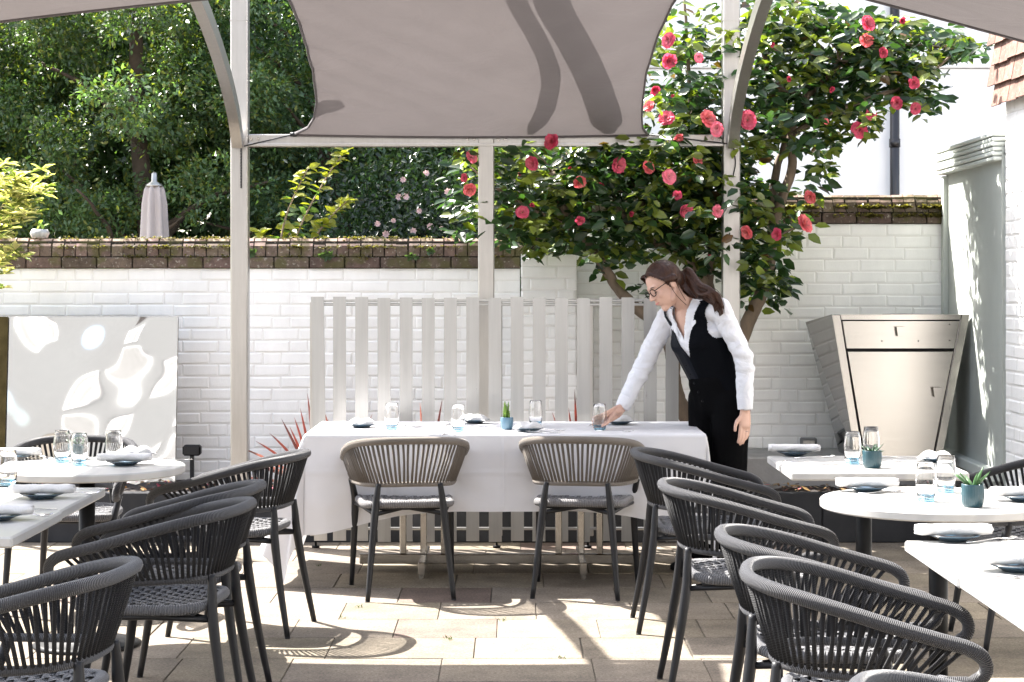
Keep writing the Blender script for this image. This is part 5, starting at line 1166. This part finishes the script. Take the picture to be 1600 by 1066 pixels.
# --- waistcoat
v = Blob(); v.chain([nek - sp * .055, che, wai, pel + up * .035], [.101, .134, .119, .133], flat=(R_, 1.28, .88)); v.cap(che + F_ * .045 + R_ * .066, .070, che + F_ * .045 - R_ * .066, .070)
for S in (shR, shL): v.cap(nek - sp * .050, .067, nek.lerp(S, .72) - sp * .012, .064)
def vest_keep(c):
    d = c - nek; a = d.dot(R_); bb = d.dot(sp); f = d.dot(F_)
    if f > -.01 and bb > -.235 + abs(a) * 2.35: return False
    if bb > -.045 and abs(a) < .07: return False
    for S in (shR, shL):
        e = c - S; out = R_ if S is shR else -R_
        q = e - out * .045 + sp * .045
        if (q.dot(out) / .098) ** 2 + (q.dot(sp) / .128) ** 2 < 1 or q.dot(out) > .0 and q.dot(sp) > -.09: return False
    if c.z < .925 - .02 * (f > .09): return False
    return True
v.build("waistcoat", [M['vest'], M['navy']], per_t, .0042, 8, keep=vest_keep, solid=.004, matfn=lambda c: 1 if ((c - nek).dot(R_) > .006 and (c - nek).dot(F_) > .02) else 0)
for k in range(5):
    mb = MB(); c = nek - sp * (.255 + .052 * k) - R_ * .004; d = F_; t_ = .060 + .0 * k; base_ = c + F_ * (.165 - .004 * k); mb.tube([base_, base_ + F_ * .004], .0058, 10); mb.build("button", M['black'], per_t)
# --- trousers and shoes
tr = Blob(); tr.chain([wai - up * .05, pel], [.116, .138], flat=(R_, 1.22, .9))
for k in 'RL':
    h, kn, an = legs[k]; tr.chain([h + up * .02, h.lerp(kn, .5), kn, kn.lerp(an, .6), an + V3(0, 0, -.02)], [.106, .094, .080, .078, .080])
def tw(p): return .005 * NZ.noise(V3(p.x * 14, p.y * 14, p.z * 8))
tr.build("trousers", M['trousers'], per_t, .007, 5, keep=lambda c: c.z > .055, wrinkle=tw)
for k in 'RL':
    an = legs[k][2]; sh_ = Blob(); t0 = V3(-.92, -.38, 0).normalized(); sd2 = V3(.38, -.92, 0)
    sh_.chain([an + V3(0, 0, -.045) - t0 * .05, an + V3(0, 0, -.045) + t0 * .02, an + V3(0, 0, -.055) + t0 * .11, an + V3(0, 0, -.062) + t0 * .165], [.042, .044, .036, .026], flat=(sd2, .95, .8)); sh_.cap(an - t0 * .035 + V3(0, 0, .0), .040, an + V3(0, 0, -.04), .042)
    sh_.ell(an + t0 * .05 + V3(0, 0, -.080), (t0, sd2, up), (.145, .042, .010)); sh_.build("shoe", M['black'], per_t, .006, 4)
# --- hair: parted cap, tied back into a wavy ponytail
hh = Blob(); hh.ell(H(-.020, 0, .034), ax, (.101, .083, .098)); hh.ell(H(-.055, 0, .0), ax, (.066, .074, .080))
for sg in (1, -1): hh.cap(H(.058, sg * .030, .085), .022, H(.028, sg * .072, .030), .016); hh.cap(H(.028, sg * .072, .030), .014, H(-.03, sg * .078, .012), .022)
def hair_keep(c):
    d = c - hdc; f, r, u = d.dot(hf), d.dot(hr), d.dot(hu)
    if f > .045 + (u - .05) * .55 + .10 * max(0, u - .075): return False
    return not (u < -.02 and f > -.045)
pt0 = H(-.118, -.004, -.012)
hh.ell(pt0, ax, (.024, .024, .024))
tail = [pt0, pt0 + V3(.030, -.035, .012), V3(.965, 9.845, 1.468), V3(1.008, 9.800, 1.452), V3(1.042, 9.785, 1.418), V3(1.056, 9.778, 1.378)]
for k in range(10):
    o = V3(random.uniform(-.018, .018), random.uniform(-.014, .014), random.uniform(-.018, .018)); e = V3(random.uniform(-.03, .02), random.uniform(-.01, .02), random.uniform(-.04, .03))
    pts = catmull([p + o * min(1, i * .6) * (1.25 if i < 4 else .8) + e * (i / 5) ** 2 for i, p in enumerate(tail)], 5); n = len(pts); hh.chain([p + V3(0, 0, .006 * sin(i * .8 + k)) for i, p in enumerate(pts)], [.019 * (1 - .75 * (i / (n - 1)) ** 2) for i in range(n)], n=8, m=3)
for k in range(5):                                               # locks falling in front of the shoulder
    pts = catmull([pt0 + V3(.0, -.02, -.01), V3(.898 + k * .008, 9.85, 1.425), V3(.920 + k * .012, 9.835, 1.375), V3(.935 + k * .012, 9.83, 1.32 - k * .008)], 5); n = len(pts); hh.chain(pts, [.015 * (1 - .8 * (i / (n - 1)) ** 1.5) for i in range(n)], n=8, m=3)
hh.build("hair", M['hair'], per_t, .0042, 2, keep=lambda c: hair_keep(c) or (c - H(-.1, 0, -.02)).length < .05 or (c - hdc).dot(hf) < -.06)
mb = MB()
for k in range(60):                                              # loose strands over the mass
    o = V3(random.uniform(-.026, .026), random.uniform(-.018, .012), random.uniform(-.026, .026)); pts = catmull([p + o * min(1, .3 + i * .4) + V3(0, 0, random.uniform(-.008, .008)) for i, p in enumerate(tail)], 4); mb.tube(pts, [.0016] * (len(pts) - 1) + [.0004], 4)
for sg in (1, -1):
    mb.tube(catmull([H(.0, sg * .080, .02), H(.012, sg * .082, -.03), H(.008, sg * .08, -.085), H(-.01, sg * .075, -.14)], 5), .0016, 4); mb.tube(catmull([H(-.03, sg * .078, -.01), H(-.02, sg * .08, -.07), H(-.02, sg * .075, -.12)], 5), .0014, 4)
mb.build("hair_strands", M['hair'], per_t)
# --- glasses, eyes, mouth
gl = MB()
for sg in (1, -1):
    c = H(.094, sg * .033, .004); rim = [c + hr * (cos(a) * .024 * abs(cos(a)) ** -.18 if abs(cos(a)) > .05 else 0) + hu * (sin(a) * .019) - hf * (abs(cos(a)) * .004 if sg * cos(a) > 0 else 0) for a in [2 * pi * k / 24 + .01 for k in range(24)]]
    gl.tube(rim, .0022, 6, closed=True); gl.tube([H(.092, sg * .057, .010), H(.05, sg * .074, .012), H(-.012, sg * .082, .012), H(-.03, sg * .08, .0)], .0022, 6)
gl.tube([H(.097, -.010, .008), H(.102, 0, .011), H(.097, .010, .008)], .0022, 6); gl.build("glasses", M['black'], per_t)
for sg in (1, -1):
    e = MB(); pts = [H(.083 - abs(k - 3) * .0022, sg * (.016 + k * .0055), .000 - .0035 * sin(pi * k / 6)) for k in range(7)]; e.tube(pts, [.0012, .0022, .0026, .0026, .0026, .0022, .0012], 6); e.build("eyelashes", M['eyew'], per_t)
    e = MB(); e.tube([H(.087 - abs(k - 2) * .003, sg * (.014 + k * .009), .026 + .004 * sin(pi * k / 4)) for k in range(5)], [.0016, .0026, .0028, .0024, .0010], 6); e.build("eyebrow", M['hair'], per_t)
e = MB(); e.tube([H(.094 - abs(k - 3) ** 1.6 * .0014, (k - 3) * .0065, -.0575 + .001 * abs(k - 3)) for k in range(7)], [.0016, .0036, .0046, .0048, .0046, .0036, .0016], 8); e.build("lips", M['lip'], per_t)
e = MB(); e.tube([pl + fr * (.028 - k * .0185) + dn * .034 + V3(0, 0, 0) for k in (2, 2.001)], .003, 6)
c = pl + fr * (.028 - 2 * .0185) + dn * .036; e = MB(); e.tube([c + fr * (cos(a) * .0098) + sd_ * (sin(a) * .0098) for a in [2 * pi * k / 16 for k in range(16)]], .0013, 6, closed=True); e.build("ring", M['steel'], per_t)
